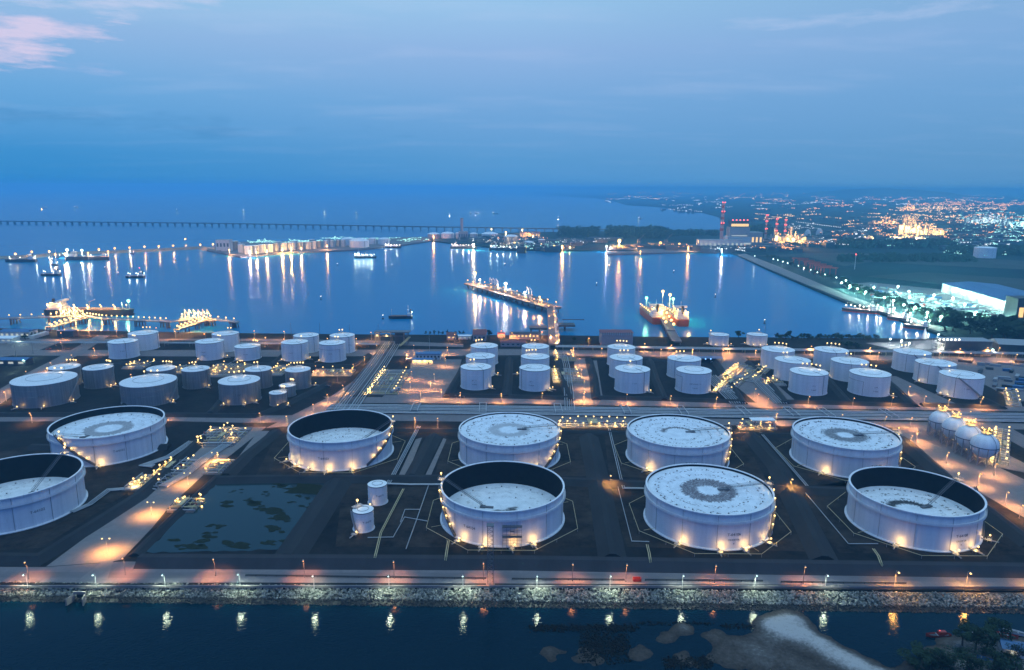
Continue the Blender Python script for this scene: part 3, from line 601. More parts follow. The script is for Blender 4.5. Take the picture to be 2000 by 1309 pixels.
# ------------------------------------------------------------------ roads, pads, banks, pond
def px(name, pts, z1, m, z0=-.4): return slab(name, poly(pts), z0, z1, m)
px('basin_ground', [(80, 1070), (262, 955), (330, 870), (60, 870), (-80, 900), (-80, 1078)], .012, M['basin'])
px('basin_ground', [(655, 1068), (1190, 1070), (1165, 945), (670, 945)], .012, M['basin'])
px('basin_ground', [(1225, 1068), (1600, 1078), (1500, 950), (1180, 945)], .012, M['basin'])
px('basin_ground', [(1640, 1080), (2060, 1085), (1830, 900), (1540, 962)], .012, M['basin'])
px('basin_ground', [(500, 928), (765, 928), (800, 850), (540, 850)], .012, M['basin'])
px('basin_ground', [(850, 928), (1160, 930), (1140, 845), (870, 845)], .012, M['basin'])
px('basin_ground', [(1190, 930), (1500, 945), (1450, 850), (1180, 845)], .012, M['basin'])
px('basin_ground', [(1540, 945), (1830, 960), (1740, 860), (1490, 855)], .012, M['basin'])
px('road', [(-80, 1107), (88, 1108), (240, 1097), (450, 1099), (1000, 1107), (1500, 1114), (2700, 1128), (2700, 1151), (1500, 1142), (1000, 1140), (480, 1138), (200, 1139), (-80, 1136)], .05, M['conc'])
px('road', [(-80, 1117), (200, 1118), (1000, 1119), (1500, 1123), (2700, 1136), (2700, 1145), (1500, 1133), (1000, 1130), (200, 1129), (-80, 1128)], .058, M['road'])
px('road', [(90, 1107), (178, 1042), (262, 975), (338, 912), (380, 872), (428, 836), (520, 834), (452, 888), (398, 927), (330, 990), (298, 1030), (238, 1093), (215, 1098)], .064, M['conc2'])
px('road', [(155, 1132), (205, 1093), (222, 1094), (210, 1131)], .072, M['conc2'])
px('concrete_pad', [(336, 1109), (349, 1098), (391, 1098), (381, 1109)], .11, M['wallw'])
px('road', [(-80, 810), (480, 812), (640, 811), (800, 808), (1100, 812), (1500, 820), (2700, 838), (2700, 850), (1800, 836), (1500, 832), (1100, 826), (760, 822), (480, 826), (300, 822), (-80, 824)], .05, M['conc'])
px('road', [(630, 775), (1000, 778), (1500, 787), (2700, 804), (2700, 813), (1500, 797), (1000, 789), (660, 787)], .054, M['conc'])
px('road', [(520, 836), (650, 772), (700, 738), (735, 688), (762, 688), (735, 725), (708, 760), (665, 790), (600, 830)], .06, M['conc'])
px('yard', [(770, 690), (905, 690), (893, 735), (880, 777), (745, 777), (798, 730), (805, 700)], .045, M['conc'])
px('road', [(1122, 700), (1165, 700), (1178, 781), (1118, 781)], .05, M['conc'])
px('road', [(1392, 694), (1450, 694), (1560, 788), (1478, 788), (1420, 740)], .05, M['conc'])
px('road', [(1715, 735), (1750, 735), (1875, 792), (1795, 792)], .05, M['conc'])
px('road', [(1742, 838), (1795, 838), (2080, 975), (2080, 1050), (1985, 1003), (1850, 925)], .052, M['conc2'])
px('road', [(1845, 790), (1905, 798), (2080, 895), (2080, 920)], .056, M['conc'])
px('road', [(-80, 684), (500, 684), (1000, 682), (1500, 690), (2700, 714), (2700, 724), (1500, 699), (1000, 694), (500, 697), (-80, 694)], .06, M['conc'])
px('road', [(-80, 662), (500, 662), (760, 666), (905, 672), (905, 678), (760, 674), (500, 669), (-80, 668)], .05, M['conc'])
px('road', [(0, 760), (60, 725), (110, 700), (190, 655), (215, 655), (160, 690), (90, 728), (0, 790)], .066, M['conc'])
px('sand_ground', [(1790, 705), (2080, 712), (2080, 770), (1990, 785), (1920, 750)], .04, M['conc'])
px('sphere_yard', [(1760, 838), (1860, 832), (2010, 910), (2010, 925), (1905, 905)], .10, M['conc'])
px('drain_channel', [(812, 858), (824, 855), (795, 928), (779, 928)], .03, M['conc2'])
px('drain_channel', [(866, 856), (872, 858), (842, 928), (831, 928)], .03, M['conc2'])
px('drain_channel', [(505, 842), (526, 842), (475, 900), (452, 910)], .075, M['conc2'])
random.seed(8); pd = [G(u, v) for u, v in [(283, 1079), (428, 940), (456, 937), (648, 937), (624, 966), (558, 1074)]]; pe = []
for a, b in zip(pd, pd[1:] + pd[:1]):
    n = max(1, int((b-a).length/3.5)); pe += [tuple((a.lerp(b, k/n) + Vector((random.uniform(-.9, .9), random.uniform(-.9, .9), 0)))[:2]) for k in range(n)]
slab('pond', pe, -.4, .05, POND)
# floating weed
random.seed(11); wd = MB()
def blob(mb, c, r, z, n=9, sx=1.8):
    pts = [(c.x + r*sx*cos(2*pi*k/n)*random.uniform(.45, 1.1), c.y + r*sin(2*pi*k/n)*random.uniform(.45, 1.1)) for k in range(n)]
    mb.prism(pts, z-.06, z)
for u, v, s in ((500, 985, 5), (505, 992, 4), (535, 1000, 6), (545, 1010, 7), (553, 1015, 4), (530, 1030, 4), (540, 1035, 3), (600, 988, 3), (590, 972, 3.5), (520, 965, 2.5), (440, 985, 5), (490, 978, 4), (420, 1030, 5), (410, 1045, 5), (360, 1070, 3), (390, 1060, 4), (450, 1062, 4), (470, 1068, 6), (550, 948, 4), (545, 952, 3), (345, 1055, 3), (555, 1060, 3), (525, 1060, 4), (565, 980, 2), (460, 960, 2), (380, 1068, 6)):
    for k in range(5):
        blob(wd, G(u + random.uniform(-12, 12), v + random.uniform(-5, 5)), s*random.uniform(.18, .45), .10 + .01*k)
w = wd.build('pond_weed', mat('weed', (.008, .014, .008), .9, (.02, .026, .012), .9)); w['kind'] = 'stuff'
mb = MB(); blob(mb, G(598, 955), 7.5, .12, 18, 1.7); struct('grass_patch', mb, mat('rough_grass', (.018, .022, .008), .95, (.010, .014, .006), .4))
def bank(pts, top=3.0, base=11.0, h=2.8, m='bank', z=None):
    z = h if z is None else z
    return struct('earth_bank', MB().bank([G(u, v, z)[:2] for u, v in pts], top, base, h), M[m])
bank([(-90, 1081), (74, 1083), (180, 1018), (268, 963), (345, 895), (395, 850)], 2.5, 10, 2.6)
bank([(272, 1085), (500, 1086), (1000, 1088), (1500, 1096), (2090, 1104)], 3, 11.5, 3.0, 'bankc')
bank([(560, 1082), (612, 1005), (660, 933)], 4, 15, 3.0)
bank([(262, 1081), (340, 1004), (425, 928)], 1.5, 7, 1.4)
bank([(425, 931), (520, 929), (860, 929), (1070, 932), (1200, 938), (1290, 942), (1560, 950), (1690, 956)], 2.5, 10, 2.4)
bank([(1150, 846), (1170, 935), (1197, 1082)], 2.5, 13, 2.6); bank([(1465, 842), (1520, 905), (1612, 1086)], 2.5, 13, 2.6)
bank([(848, 846), (805, 926)], 2.5, 11, 2.4); bank([(1762, 852), (1850, 930), (2020, 1060)], 2.5, 12, 2.4)
bank([(60, 868), (200, 872), (330, 868)], 2.5, 9, 2.2); bank([(540, 838), (480, 885), (440, 925)], 2.5, 10, 2.2); bank([(760, 836), (1200, 842), (1480, 846), (1760, 850)], 1.5, 6, 1.5)
for a in ([(868, 768), (1000, 771), (1112, 774)], [(1165, 773), (1300, 776), (1450, 781)], [(1535, 781), (1650, 784), (1785, 788)], [(1800, 787), (1880, 789), (1960, 792)], [(1115, 778), (1098, 735), (1092, 700)],
          [(990, 772), (993, 735), (995, 695)], [(872, 772), (900, 725), (915, 695)], [(1165, 776), (1160, 735), (1150, 697)], [(1298, 778), (1280, 735), (1268, 697)], [(1452, 784), (1420, 735), (1395, 700)],
          [(1535, 784), (1500, 740), (1462, 704)], [(1660, 785), (1620, 740), (1580, 703)], [(1788, 790), (1745, 750), (1700, 712)], [(1960, 794), (1900, 765), (1850, 735)], [(870, 696), (1000, 696), (1090, 697)], [(1150, 698), (1300, 700), (1395, 702)], [(1462, 704), (1700, 709)],
          [(-40, 806), (300, 806), (500, 808), (545, 792), (600, 765), (640, 745)], [(225, 802), (270, 765), (340, 735)], [(410, 804), (440, 770), (470, 748)], [(30, 770), (120, 735)], [(200, 702), (240, 706), (470, 708), (690, 712), (720, 690)],
          [(370, 705), (420, 680)], [(530, 708), (560, 685)], [(330, 665), (540, 668), (720, 672)]):
    bank(a, 2.0, 8.0, 2.0)
# ------------------------------------------------------------------ pipelines
def run(name, label, pts, n, gap, r, m='pipe', group=None, cat='pipeline', ground=True, legs=0, lm='steel2', mixm=None):
    """pts: world (x, y, z); n parallel pipes"""
    P = [Vector(p) for p in pts]; t = thing(name, label, cat, P[0], 0, group); o = P[0]
    for k in range(n):
        off = (k - (n-1)/2)*gap; q = []
        for i, p in enumerate(P):
            d = (P[min(i+1, len(P)-1)] - P[max(i-1, 0)]); d.z = 0; d.normalize(); s = 1.0
            if 0 < i < len(P)-1:
                a = (P[i]-P[i-1]); a.z = 0; a.normalize(); s = 1/max(.35, a.dot(d))
            q.append(p + Vector((-d.y, d.x, 0))*off*s - o)
        MB().tube(q, r*(1 if k % 3 else 1.25), 6).build('pipe', M[(mixm or (m,))[k % len(mixm or (m,))]], t)
    if legs:
        L_ = sum((b-a).length for a, b in zip(P, P[1:])); k = 0
        for a, b in zip(P, P[1:]):
            d = (b-a); ln = d.length; d.normalize(); nrm = Vector((-d.y, d.x, 0)); w = (n-1)*gap/2 + .8
            for i in range(int(ln/legs)):
                c = a + d*(i+.5)*legs - o; g = MB(); zz = a.z
                for s_ in (-1, 1): g.cyl(c + nrm*w*s_ - Vector((0, 0, zz)), c + nrm*w*s_ + Vector((0, 0, .3)), .14, 4)
                g.cyl(c - nrm*w + Vector((0, 0, -r-.15)), c + nrm*w + Vector((0, 0, -r-.15)), .16, 4)
                g.build('pipe_trestle', M[lm], t)
    return t
def pz(l, z): return [G(u, v, z) for u, v in l]
PG = 'pipelines across the site'
run('pipe_corridor', 'wide bundle of parallel pipes running across the whole site between two roads', pz([(640, 797), (1000, 801), (1500, 808), (2700, 826)], 1.0), 11, 1.75, .36, mixm=('pipe', 'pipe2', 'pipe', 'line'), group=PG)
run('pipe_corridor', 'pipe bundle running back from the corridor to the gantry at the shore', pz([(668, 806), (690, 775), (735, 715), (766, 668)], 1.0), 10, 1.9, .34, mixm=('pipe', 'pipe2', 'pipe', 'pipe', 'line'), group=PG)
run('raised_pipe_rack', 'raised pipe rack along the shore road, left half, lit orange', [G(u, v, 3.2) for u, v in ((-60, 668), (300, 669), (740, 672))], 4, 1.7, .3, mixm=('pipe', 'pipe2'), legs=24, group=PG)
run('raised_pipe_rack', 'raised pipe rack along the shore road, right half, lit orange', [G(u, v, 4) for u, v in ((1085, 676), (1500, 682), (2700, 702))], 5, 1.8, .3, mixm=('pipe', 'pipe2'), legs=14, lm='yellow', group=PG)
run('pipe_corridor', 'pipe bundle rising over the road beside the lit centre manifold', pz([(1113, 800), (1111, 765), (1105, 715), (1100, 695)], 1.2), 5, 1.6, .3, mixm=('pipe', 'pipe2'), group=PG)
run('pipe_corridor', 'pipe bundle beside the left one of the twin lit manifolds', pz([(1442, 788), (1415, 762), (1385, 733)], 1.0), 7, 1.7, .32, mixm=('pipe', 'pipe2'), group=PG)
run('pipe_corridor', 'pipe bundle beside the right one of the twin lit manifolds', pz([(1525, 788), (1497, 760), (1475, 738)], 1.0), 6, 1.7, .32, mixm=('pipe', 'pipe2'), group=PG)
run('pipe_corridor', 'pipe bundle along the wide concrete road, above the left bank', pz([(442, 868), (400, 895), (363, 925), (318, 950)], .9), 5, 1.2, .3, group=PG)
run('pipe_corridor', 'pipes on the inner side of the left bank, beside the stair tank', pz([(375, 862), (330, 892), (278, 910), (300, 910)], .9), 4, 1.2, .28, group=PG)
run('pipe_corridor', 'railed pipes along the left bank below the gauge lamp', pz([(275, 952), (212, 957), (175, 985), (140, 1000)], 1.0), 3, 1.1, .26, group=PG)
run('pipe_corridor', 'twin blue-grey pipes from the road past the open tank to the two small tanks', pz([(818, 833), (768, 928), (757, 946)], 1.0), 3, .9, .25, group=PG)
run('pipe_corridor', 'twin pipes crossing to the tank behind the lattice mast', pz([(745, 944), (800, 946), (862, 946)], 1.0), 2, 1.0, .25, group=PG)
run('pipe_corridor', 'pipes bending right to the tank with the wide brown ring', pz([(1190, 838), (1213, 935), (1218, 953), (1266, 954)], 1.0), 2, 1.0, .22, group=PG)
run('pipe_corridor', 'pipes bending right to the tank with the horseshoe stain', pz([(1486, 845), (1570, 941), (1584, 958), (1658, 958)], 1.0), 2, 1.0, .22, group=PG)
run('thin_pipe', 'thin pipe along the bank foot left of the brown ring tank', pz([(1207, 951), (1234, 1057), (1268, 1058)], .6), 1, 1, .16, group=PG)
run('thin_pipe', 'thin pipe along the bank foot left of the horseshoe stain tank', pz([(1565, 953), (1657, 1062), (1715, 1062)], .6), 1, 1, .16, group=PG)
run('thin_pipe', 'thin pipe crossing the front basin left of the masted tank', pz([(838, 945), (812, 1020), (793, 1072)], .6), 1, 1, .18, group=PG)
run('thin_pipe', 'thin looped pipe in the basin of the two small tanks', pz([(718, 1050), (768, 1049), (790, 1010), (835, 1018)], .5), 1, 1, .16, group=PG)
run('thin_pipe', 'square pipe loop in the bare earth between small tanks and masted tank', pz([(782, 1020), (791, 995), (820, 995)], .5), 1, 1, .16, group=PG)
run('yellow_pipe', 'yellow twin pipe from the two small tanks over the front bank', [G(788, 955, .8), G(744, 1040, .8), G(737, 1070, 3.7), G(733, 1086, 3.7), G(730, 1102, .6)], 2, .7, .17, 'yellow', PG)
run('yellow_pipe', 'yellow pipe over the front bank below the masted tank', [G(876, 1056, 1.5), G(873, 1074, 3.7), G(871, 1088, 3.7), G(868, 1105, .6)], 2, .7, .17, 'yellow', PG)
run('yellow_pipe', 'yellow pipe over the front bank below the brown ring tank', [G(1264, 1064, 1.5), G(1268, 1080, 3.7), G(1270, 1093, 3.7), G(1272, 1109, .6)], 2, .7, .17, 'yellow', PG)
run('yellow_pipe', 'yellow pipe over the front bank below the horseshoe stain tank', [G(1706, 1072, 1.5), G(1716, 1086, 3.7), G(1721, 1100, 3.7), G(1728, 1115, .6)], 2, .7, .17, 'yellow', PG)
for i, lab in ((1, 'the open tank behind the pond'), (2, 'the faded ring tank'), (3, 'the broken arcs tank'), (4, 'the far right ring tank'), (6, 'the masted tank'), (7, 'the brown ring tank'), (8, 'the horseshoe stain tank')):
    ax, ay, aR = [q*U for q in TANKS[i][:3]]; rr = aR + 8.5
    t = thing('fire_water_ring_pipe', 'pale ring pipe on posts in straight runs around ' + lab, 'pipe', (ax, ay, 0), 0, 'ring pipes round the large tanks')
    q = [Vector((rr*cos(2*pi*k/8 + .39), rr*sin(2*pi*k/8 + .39), 1.5)) for k in range(9)]
    MB().tube(q, .13, 5).build('ring', M['yellow'], t)
    pm = MB().cyl((0, 0, 0), (0, 0, 1.5), .09, 4).mesh('pipe_post', M['steel2'])
    for a, b in zip(q, q[1:]):
        for k in (.0, .5): c = a.lerp(b, k); obj('pipe_post', pm, t, (c.x, c.y, 0))
    bm_ = MB().cyl((aR + .2, 0, 1.5), (rr*.94, 0, 1.5), .1, 4).mesh('branch', M['yellow'])
    for k in range(4): obj('branch', bm_, t).rotation_euler.z = k*pi/2 + .4
# white pipe bridges over the corridor
pbm = MB(); 
def portal(w=4.6, l=18.0, h=2.6):
    t = thing('expansion_loop', 'pale rectangular pipe expansion loop raised over the pipe corridor', 'pipe loop', (0, 0, 0), 0, 'expansion loops on the pipe corridor')
    for s in (-1, 1): MB().tube([(s*w/2, -l/2, 1.2), (s*w/2, -l/2, h), (s*w/2, l/2, h), (s*w/2, l/2, 1.2)], .2, 6).build('loop_pipe', M['wallw'], t)
    MB().tube([(-w/2, l/2, h), (w/2, l/2, h)], .2, 6).build('cross_pipe', M['wallw'], t)
    for q in (-1, 0, 1): MB().box((0, q*l*.42, h*.5), (w+.6, .25, .25)).build('support_beam', M['steel2'], t)
    return t
b0 = portal(); first = True
for u, w in ((812, 800), (943, 801), (1090, 803), (1222, 805), (1332, 807), (1452, 808), (1545, 810), (1612, 811), (1735, 813)):
    p = G(u, w); 
    if first: b0.location = p; first = False
    else: dup(b0, p, random.uniform(-.03, .03))
# ------------------------------------------------------------------ lamps on posts
LAMP = {}
def lamp_proto(kind, h, r, bulb, col, power, arm=1.6, head='street'):
    t = thing('street_lamp', 'x', 'street lamp'); 
    p = MB().cyl((0, 0, 0), (0, 0, h), .11, 6, .06).cyl((0, 0, 0), (0, 0, .5), .2, 6)
    if head == 'double':
        p.cyl((-arm, 0, h), (arm, 0, h), .06, 5)
    elif arm: p.cyl((0, 0, h-.05), (arm, 0, h+.25), .05, 5)
    p.build('pole', M['steel2' if kind != 'dark' else 'line'], t)
    for s in ((-1, 1) if head == 'double' else (1,)):
        hd = MB().box((arm*s, 0, h+.32), (.9, .35, .16)).build('lamp_head', M['steel2'], t)
        obj('bulb', bulb_mesh(bulb, r), hd, (arm*s, 0, h+.02))
        light((arm*s, 0, h-.55 - r), col, power, .35, hd, spot=None if kind in ('far', 'flood', 'floodbig') else (122 if kind == 'dark' else 152))
    return t
def lamps(kind, pts, label, group, rz=-pi/2, **k):
    h = k['h']; first = kind not in LAMP
    if first: LAMP[kind] = lamp_proto(kind, **k)
    for q in pts:
        p = G(q[0], q[1], h) if len(q) == 2 else Vector(q); p.z = 0
        o = LAMP[kind]
        if first: first = False
        else: o = copy_tree(o)
        o.location = p; o.rotation_euler.z = rz + random.uniform(-.08, .08); o['label'] = label; o['group'] = group
random.seed(3)
FR = 'tall dark lamp post with a faint orange lamp on the front road'
lamps('dark', [(51, 1097), (241, 1089), (418, 1091), (593, 1094), (769, 1096), (944.5, 1099), (1119, 1101), (1224, 1102), (1398, 1104), (1572, 1106)], FR, 'lamp posts along the front road', h=7.5, r=.22, bulb='sodium', col=(1, .36, .12), power=2800, arm=.8)
lamps('strong', [(1751, 1114.5), (1891, 1116), (2025, 1118)], 'bright orange lamp on a pale post at the right end of the front road', 'bright lamps at the right end of the front road', h=6.5, r=.34, bulb='warm', col=(1.0, .44, .09), power=4000, arm=1.6)
lamps('quay', [(185, 1120), (320, 1120), (467, 1119), (612, 1122), (759, 1122), (904, 1122), (1049, 1122), (1192, 1122), (1334, 1121), (1476, 1121), (1614, 1121), (50, 1120)], 'white lamp post on the crest of the rock slope, facing the water', 'white lamps along the rock slope', h=6.0, r=.22, bulb='cool', col=(.82, 1.0, .74), power=1700, arm=1.4)
lamps('twin', [(294, 981), (206.5, 1052), (365.5, 924), (419, 884)], 'twin headed lamp post in the middle of the wide left road', 'twin headed lamps on the left road', rz=0, h=6.5, r=.3, bulb='warm', col=(1.0, .42, .09), power=3600, arm=1.5, head='double')
MIDL = [(507.5, 806), (612, 789), (313, 802), (855, 816), (810, 815), (1445, 824), (1517, 807), (1644, 809), (1730, 813), (1780, 815), (1894, 803), (1903, 817), (1792, 842), (690, 802), (180, 806), (60, 806), (1000, 816), (1330, 822)]
lamps('site', MIDL, 'orange lamp post on the road beside the main pipe corridor', 'orange lamps by the pipe corridor', h=7, r=.3, bulb='sodium', col=SOD, power=4200, arm=1.2)
lamps('site', [(899, 766), (979, 768), (1059, 767), (1224.5, 769.5), (1310, 772.5), (1580, 774), (1667, 777), (1743, 775.5), (1853, 779.5), (1917, 778), (1400, 775), (1140, 768)], 'orange lamp post before the front bank of a white tank block', 'orange lamps before the tank blocks', h=7)
lamps('site', [(712, 696), (690, 711), (617, 714), (659, 728), (736, 674), (670, 752), (640, 770), (560, 812)], 'orange lamp post along the slanting road to the gantry', 'orange lamps along the slanting road', h=7)
lamps('site', [(808, 674), (874, 678), (795, 690), (848, 730), (804, 725), (801, 745), (840, 744), (821, 764), (870, 700), (862, 760)], 'orange lamp post around the loading yard', 'orange lamps round the loading yard', h=7)
lamps('site', [(1136, 721), (1141, 743), (1142, 765), (1132, 700)], 'orange lamp post on the lane right of the centre manifold', 'orange lamps on the centre lane', h=7)
lamps('site', [(1475, 759), (1481, 769), (1440, 712), (1500, 778), (1776, 754), (1807, 773)], 'orange lamp post on the lanes near the twin lit manifolds', 'orange lamps on the right lanes', h=7)
lamps('site', [(184, 680), (141, 693), (100, 708), (52, 725), (30, 745), (257, 731), (10, 765), (120, 668)], 'yellow lamp post on the lane behind the insulated tanks', 'yellow lamps on the left lane', h=7)
TOPL = [(173, 641), (227, 642), (306, 640), (342, 647), (497, 646), (555, 647), (725, 649), (519, 659), (555, 662), (696, 661), (640, 661), (400, 652), (450, 655), (600, 662), (260, 655), (120, 650)]
lamps('shore', TOPL, 'orange lamp post along the left half of the shore road', 'orange lamps along the left shore road', h=7.5, r=.42, bulb='sodium', col=SOD, power=7000, arm=1.2)
lamps('shore', [(1259, 671), (1311, 674), (1353, 682), (1422, 675), (1412, 683), (1476, 684), (1291, 682), (1584, 676), (1699, 679), (1874, 681), (1928, 679), (1951, 679), (1655, 687), (1716, 688), (1835, 689), (1895, 690), (1957, 690), (1985, 692), (1175, 680), (1120, 679), (1230, 683), (1530, 685), (1775, 688)],
      'orange lamp post along the right half of the shore road', 'orange lamps along the right shore road', h=7.5)
lamps('site', [(1851, 882.5), (1914, 924), (1967, 960), (1780, 850), (1995, 985), (1945, 905)], 'orange lamp post on the pale road below the gas spheres', 'orange lamps below the gas spheres', h=7)
lamps('strong', [(1192, 927), (1546, 934)], 'yellow lamp post on a cross bank between large tanks', 'yellow lamps on the cross bank', h=6.5)
# ------------------------------------------------------------------ lit pipe manifolds
def manifold(u0, v0, u1, v1, nl, label, seed, ang=0.0, w=None, d=None, bulb='warm', power=420):
    random.seed(seed); uc, vc = (u0+u1)/2, (v0+v1)/2; c = G(uc, vc)
    W_ = w or (G(u1, vc) - G(u0, vc)).length; D_ = d or (G(uc, v0) - G(uc, v1)).length
    t = thing('pipe_manifold', label, 'pipe manifold', c, ang, 'lit pipe manifolds')
    MB().box((0, 0, .06), (W_, D_, .12)).build('concrete_plinth', M['conc'], t)
    nx = max(2, int(D_/2.2)); ny = max(3, int(W_/2.4))
    for k in range(nx):
        y = -D_/2 + D_*(k+.5)/nx; z = .8 + .5*(k % 2)
        m = MB(); m.tube([(-W_/2, y, .2), (-W_/2, y, z), (W_/2, y, z), (W_/2, y, .2)], random.choice((.2, .28, .35)), 6); m.build('header_pipe', M[random.choice(('pipe', 'yellow', 'pipe', 'pipe2'))], t)
    for k in range(ny):
        x = -W_/2 + W_*(k+.5)/ny; z = 1.6 + .7*random.random(); y0, y1 = sorted((random.uniform(-.5, -.1)*D_, random.uniform(.1, .5)*D_))
        m = MB(); m.tube([(x, y0, .2), (x, y0, z), (x, y1, z), (x, y1, .2)], random.choice((.16, .22, .26)), 6); p = m.build('branch_pipe', M[random.choice(('pipe', 'pipe', 'yellow'))], t)
        ym = (y0+y1)/2; v = MB(); v.box((x, ym, z), (.9, .7, .8)); v.cyl((x, ym, z), (x, ym, z+1.2), .09, 5); v.lathe([(.35, z+1.15), (.45, z+1.15), (.45, z+1.25), (.35, z+1.25), (.35, z+1.15)], 10, (x, ym, 0)); v.build('valve', M['red' if k % 4 == 0 else 'steel2'], p)
    for k in range(max(1, int(W_/14))):                    # operating platform
        x = random.uniform(-.35, .35)*W_; L_ = min(9, D_*.9); g = MB().box((x, 0, 2.6), (2.2, L_, .12))
        for i in (-1, 1):
            for j in (-1, 1): g.cyl((x+i*1.0, j*L_*.48, 0), (x+i*1.0, j*L_*.48, 3.6), .08, 4)
            g.cyl((x+i*1.05, -L_*.48, 3.6), (x+i*1.05, L_*.48, 3.6), .05, 4)
        g.build('valve_platform', M['yellow'], t)
    pm = None
    for k in range(nl):
        if W_ > D_*1.6: x = -W_/2 + W_*(k+.5)/nl; y = (.38 if k % 2 else -.38)*D_
        elif D_ > W_*1.6: y = -D_/2 + D_*(k+.5)/nl; x = (.38 if k % 2 else -.38)*W_
        else: x, y = random.uniform(-.48, .48)*W_, random.uniform(-.48, .48)*D_
        h = random.choice((3.2, 3.8, 4.5)); 
        lp = MB().cyl((x, y, .1), (x, y, h), .07, 5).box((x, y, h+.1), (.5, .5, .1)).build('lamp_post', M['steel2'], t)
        obj('bulb', bulb_mesh(bulb, .42), lp, (x, y, h-.25))
        if k % 2 == 0: light((x, y, h-1.1), WARM if bulb == 'warm' else (.9, 1, .8), power*1.9, .4, lp, spot=160)
    return t
manifold(392, 838, 474, 872, 16, 'brightest yellow-lit manifold, beside the wide left road behind the pond', 21)
manifold(315, 900, 368, 932, 8, 'lit manifold where pipes meet the wide left road, behind the gauge tank', 22)
manifold(256, 932, 320, 958, 9, 'lit manifold on the left bank opposite the pond corner', 23)
manifold(338, 978, 390, 1000, 6, 'lit pump deck jutting into the pond from the left road', 24)
manifold(410, 900, 446, 926, 5, 'dark machinery with four lamps on the right edge of the left road', 25)
manifold(728, 722, 790, 770, 17, 'yellow-lit loading manifold in the yard, left of the white office', 26, power=600)
manifold(252, 708, 292, 721, 9, 'lit pipe cluster at the left end of the long pump row', 27)
manifold(338, 717, 386, 730, 8, 'lit pump row between two narrow insulated tanks, left part', 28)
manifold(408, 712, 482, 736, 18, 'lit pump row behind the medium insulated tank, middle part', 29, power=600)
manifold(530, 716, 562, 734, 12, 'tightly packed lit pump row between the two right insulated tanks', 30, power=600)
manifold(612, 724, 690, 735, 8, 'low lit pump row right of the insulated tanks', 31)
manifold(1078, 722, 1135, 748, 12, 'lit manifold with bright white columns right of the tank below the pier', 32, power=700)
manifold(1082, 688, 1122, 706, 9, 'lit manifold at the shore end of the centre lane', 33, power=700)
manifold(1409, 732, 1450, 768, 14, 'left one of the twin lit manifolds on the slanting lane', 34, -.55, w=14, power=700)
manifold(1430, 712, 1480, 748, 20, 'right and larger one of the twin lit manifolds on the slanting lane', 35, -.55, w=30, d=52, power=700)
manifold(1489, 742, 1528, 754, 6, 'small lit manifold beside the white tanks right of the twin manifolds', 36)
manifold(1088, 824, 1226, 836, 18, 'long low lit pipe row behind two large tanks at the road', 37)
manifold(1440, 830, 1512, 840, 8, 'low lit pipe row under the blue canopy by the road', 38)
manifold(1903, 838, 2005, 905, 18, 'long yellow-lit pipe rack right of the gas spheres', 39, -.62, w=9, d=74, power=600)
manifold(1948, 768, 2005, 790, 8, 'lit pipe rack at the right edge above the corridor', 40, -.55, w=9, d=44)
manifold(700, 836, 745, 843, 5, 'small lit valve group at the road right of the open tank', 41)
# ------------------------------------------------------------------ buildings and gear on the site
def house(name, label, c, w, d, h, wall, roof, rz=0.0, cat='building', gable=1.2, wins=0, lit=None, group=None, over=.5):
    t = thing(name, label, cat, c, rz, group)
    MB().box((0, 0, h/2), (w, d, h)).build('wall', M[wall], t)
    m = MB(); o = over
    if gable > 0:
        m.add([(-w/2-o, -d/2-o, h+.003), (w/2+o, -d/2-o, h+.003), (w/2+o, d/2+o, h+.003), (-w/2-o, d/2+o, h+.003), (-w/2-o, 0, h+gable), (w/2+o, 0, h+gable)], [(0, 1, 5, 4), (2, 3, 4, 5), (1, 2, 5), (3, 0, 4), (3, 2, 1, 0)])
    else: m.box((0, 0, h+.2), (w+2*o, d+2*o, .4))
    m.build('roof', M[roof], t)
    for k in range(wins):
        x = -w/2 + w*(k+.5)/wins; f = MB().box((x, -d/2-.03, h*.55), (w/wins*.5, .12, h*.32)).build('window', M[lit or 'dark'], t)
        MB().box((x, -d/2-.06, h*.36), (w/wins*.58, .22, .12)).build('sill', M['wallw'], f)
    MB().box((w*.32, -d/2-.04, 1.05), (1.1, .12, 2.1)).build('door', M['dark'], t)
    return t
c = G(836, 703); house('office_building', 'white office with a flat blue roof and a flagpole in the loading yard', (c.x, c.y+5, 0), 22, 9, 5, 'wallw', 'blue', gable=0, wins=7)
t = house('control_cabin', 'low white cabin with blue roof and lit windows before the office', (c.x-3, c.y-12, 0), 17, 7, 3.4, 'wallw', 'blue', gable=0, wins=5, lit='lit')
for k in range(4): light((-7 + k*4.6, -4.6, 2.8), WARM, 320, .3, t)
p = G(839, 693); t = thing('flagpole', 'tall white bare flagpole behind the white office', 'flagpole', p); MB().cyl((0, 0, 0), (0, 0, 21), .14, 6, .06).build('pole', M['wallw'], t); MB().ball((0, 0, 21.1), .2).build('finial', M['wallw'], t)
def canopy(label, c, w, d, h, rm, rz=0, cat='canopy'):
    t = thing('canopy', label, cat, c, rz); MB().box((0, 0, h), (w, d, .3)).build('roof', M[rm], t)
    pm = MB().cyl((0, 0, 0), (0, 0, h-.15), .14, 5).mesh('post', M['steel2'])
    for i in (-1, 0, 1):
        for j in (-1, 1): obj('post', pm, t, (i*(w/2-.6), j*(d/2-.5), 0))
    return t
c = G(1488, 834); canopy('open canopy with a long blue-grey roof on posts beside the road', c, 15.5, 6, 5.2, 'whiteroof')
c = G(1386, 707); t = canopy('small blue-lit canopy behind the tank with the long product name', c, 22, 8, 4, 'blue'); 
for k in range(5): obj('bulb', bulb_mesh('blueb', .5), t.children[0], (-9 + k*4.5, -4.2, 4.6))
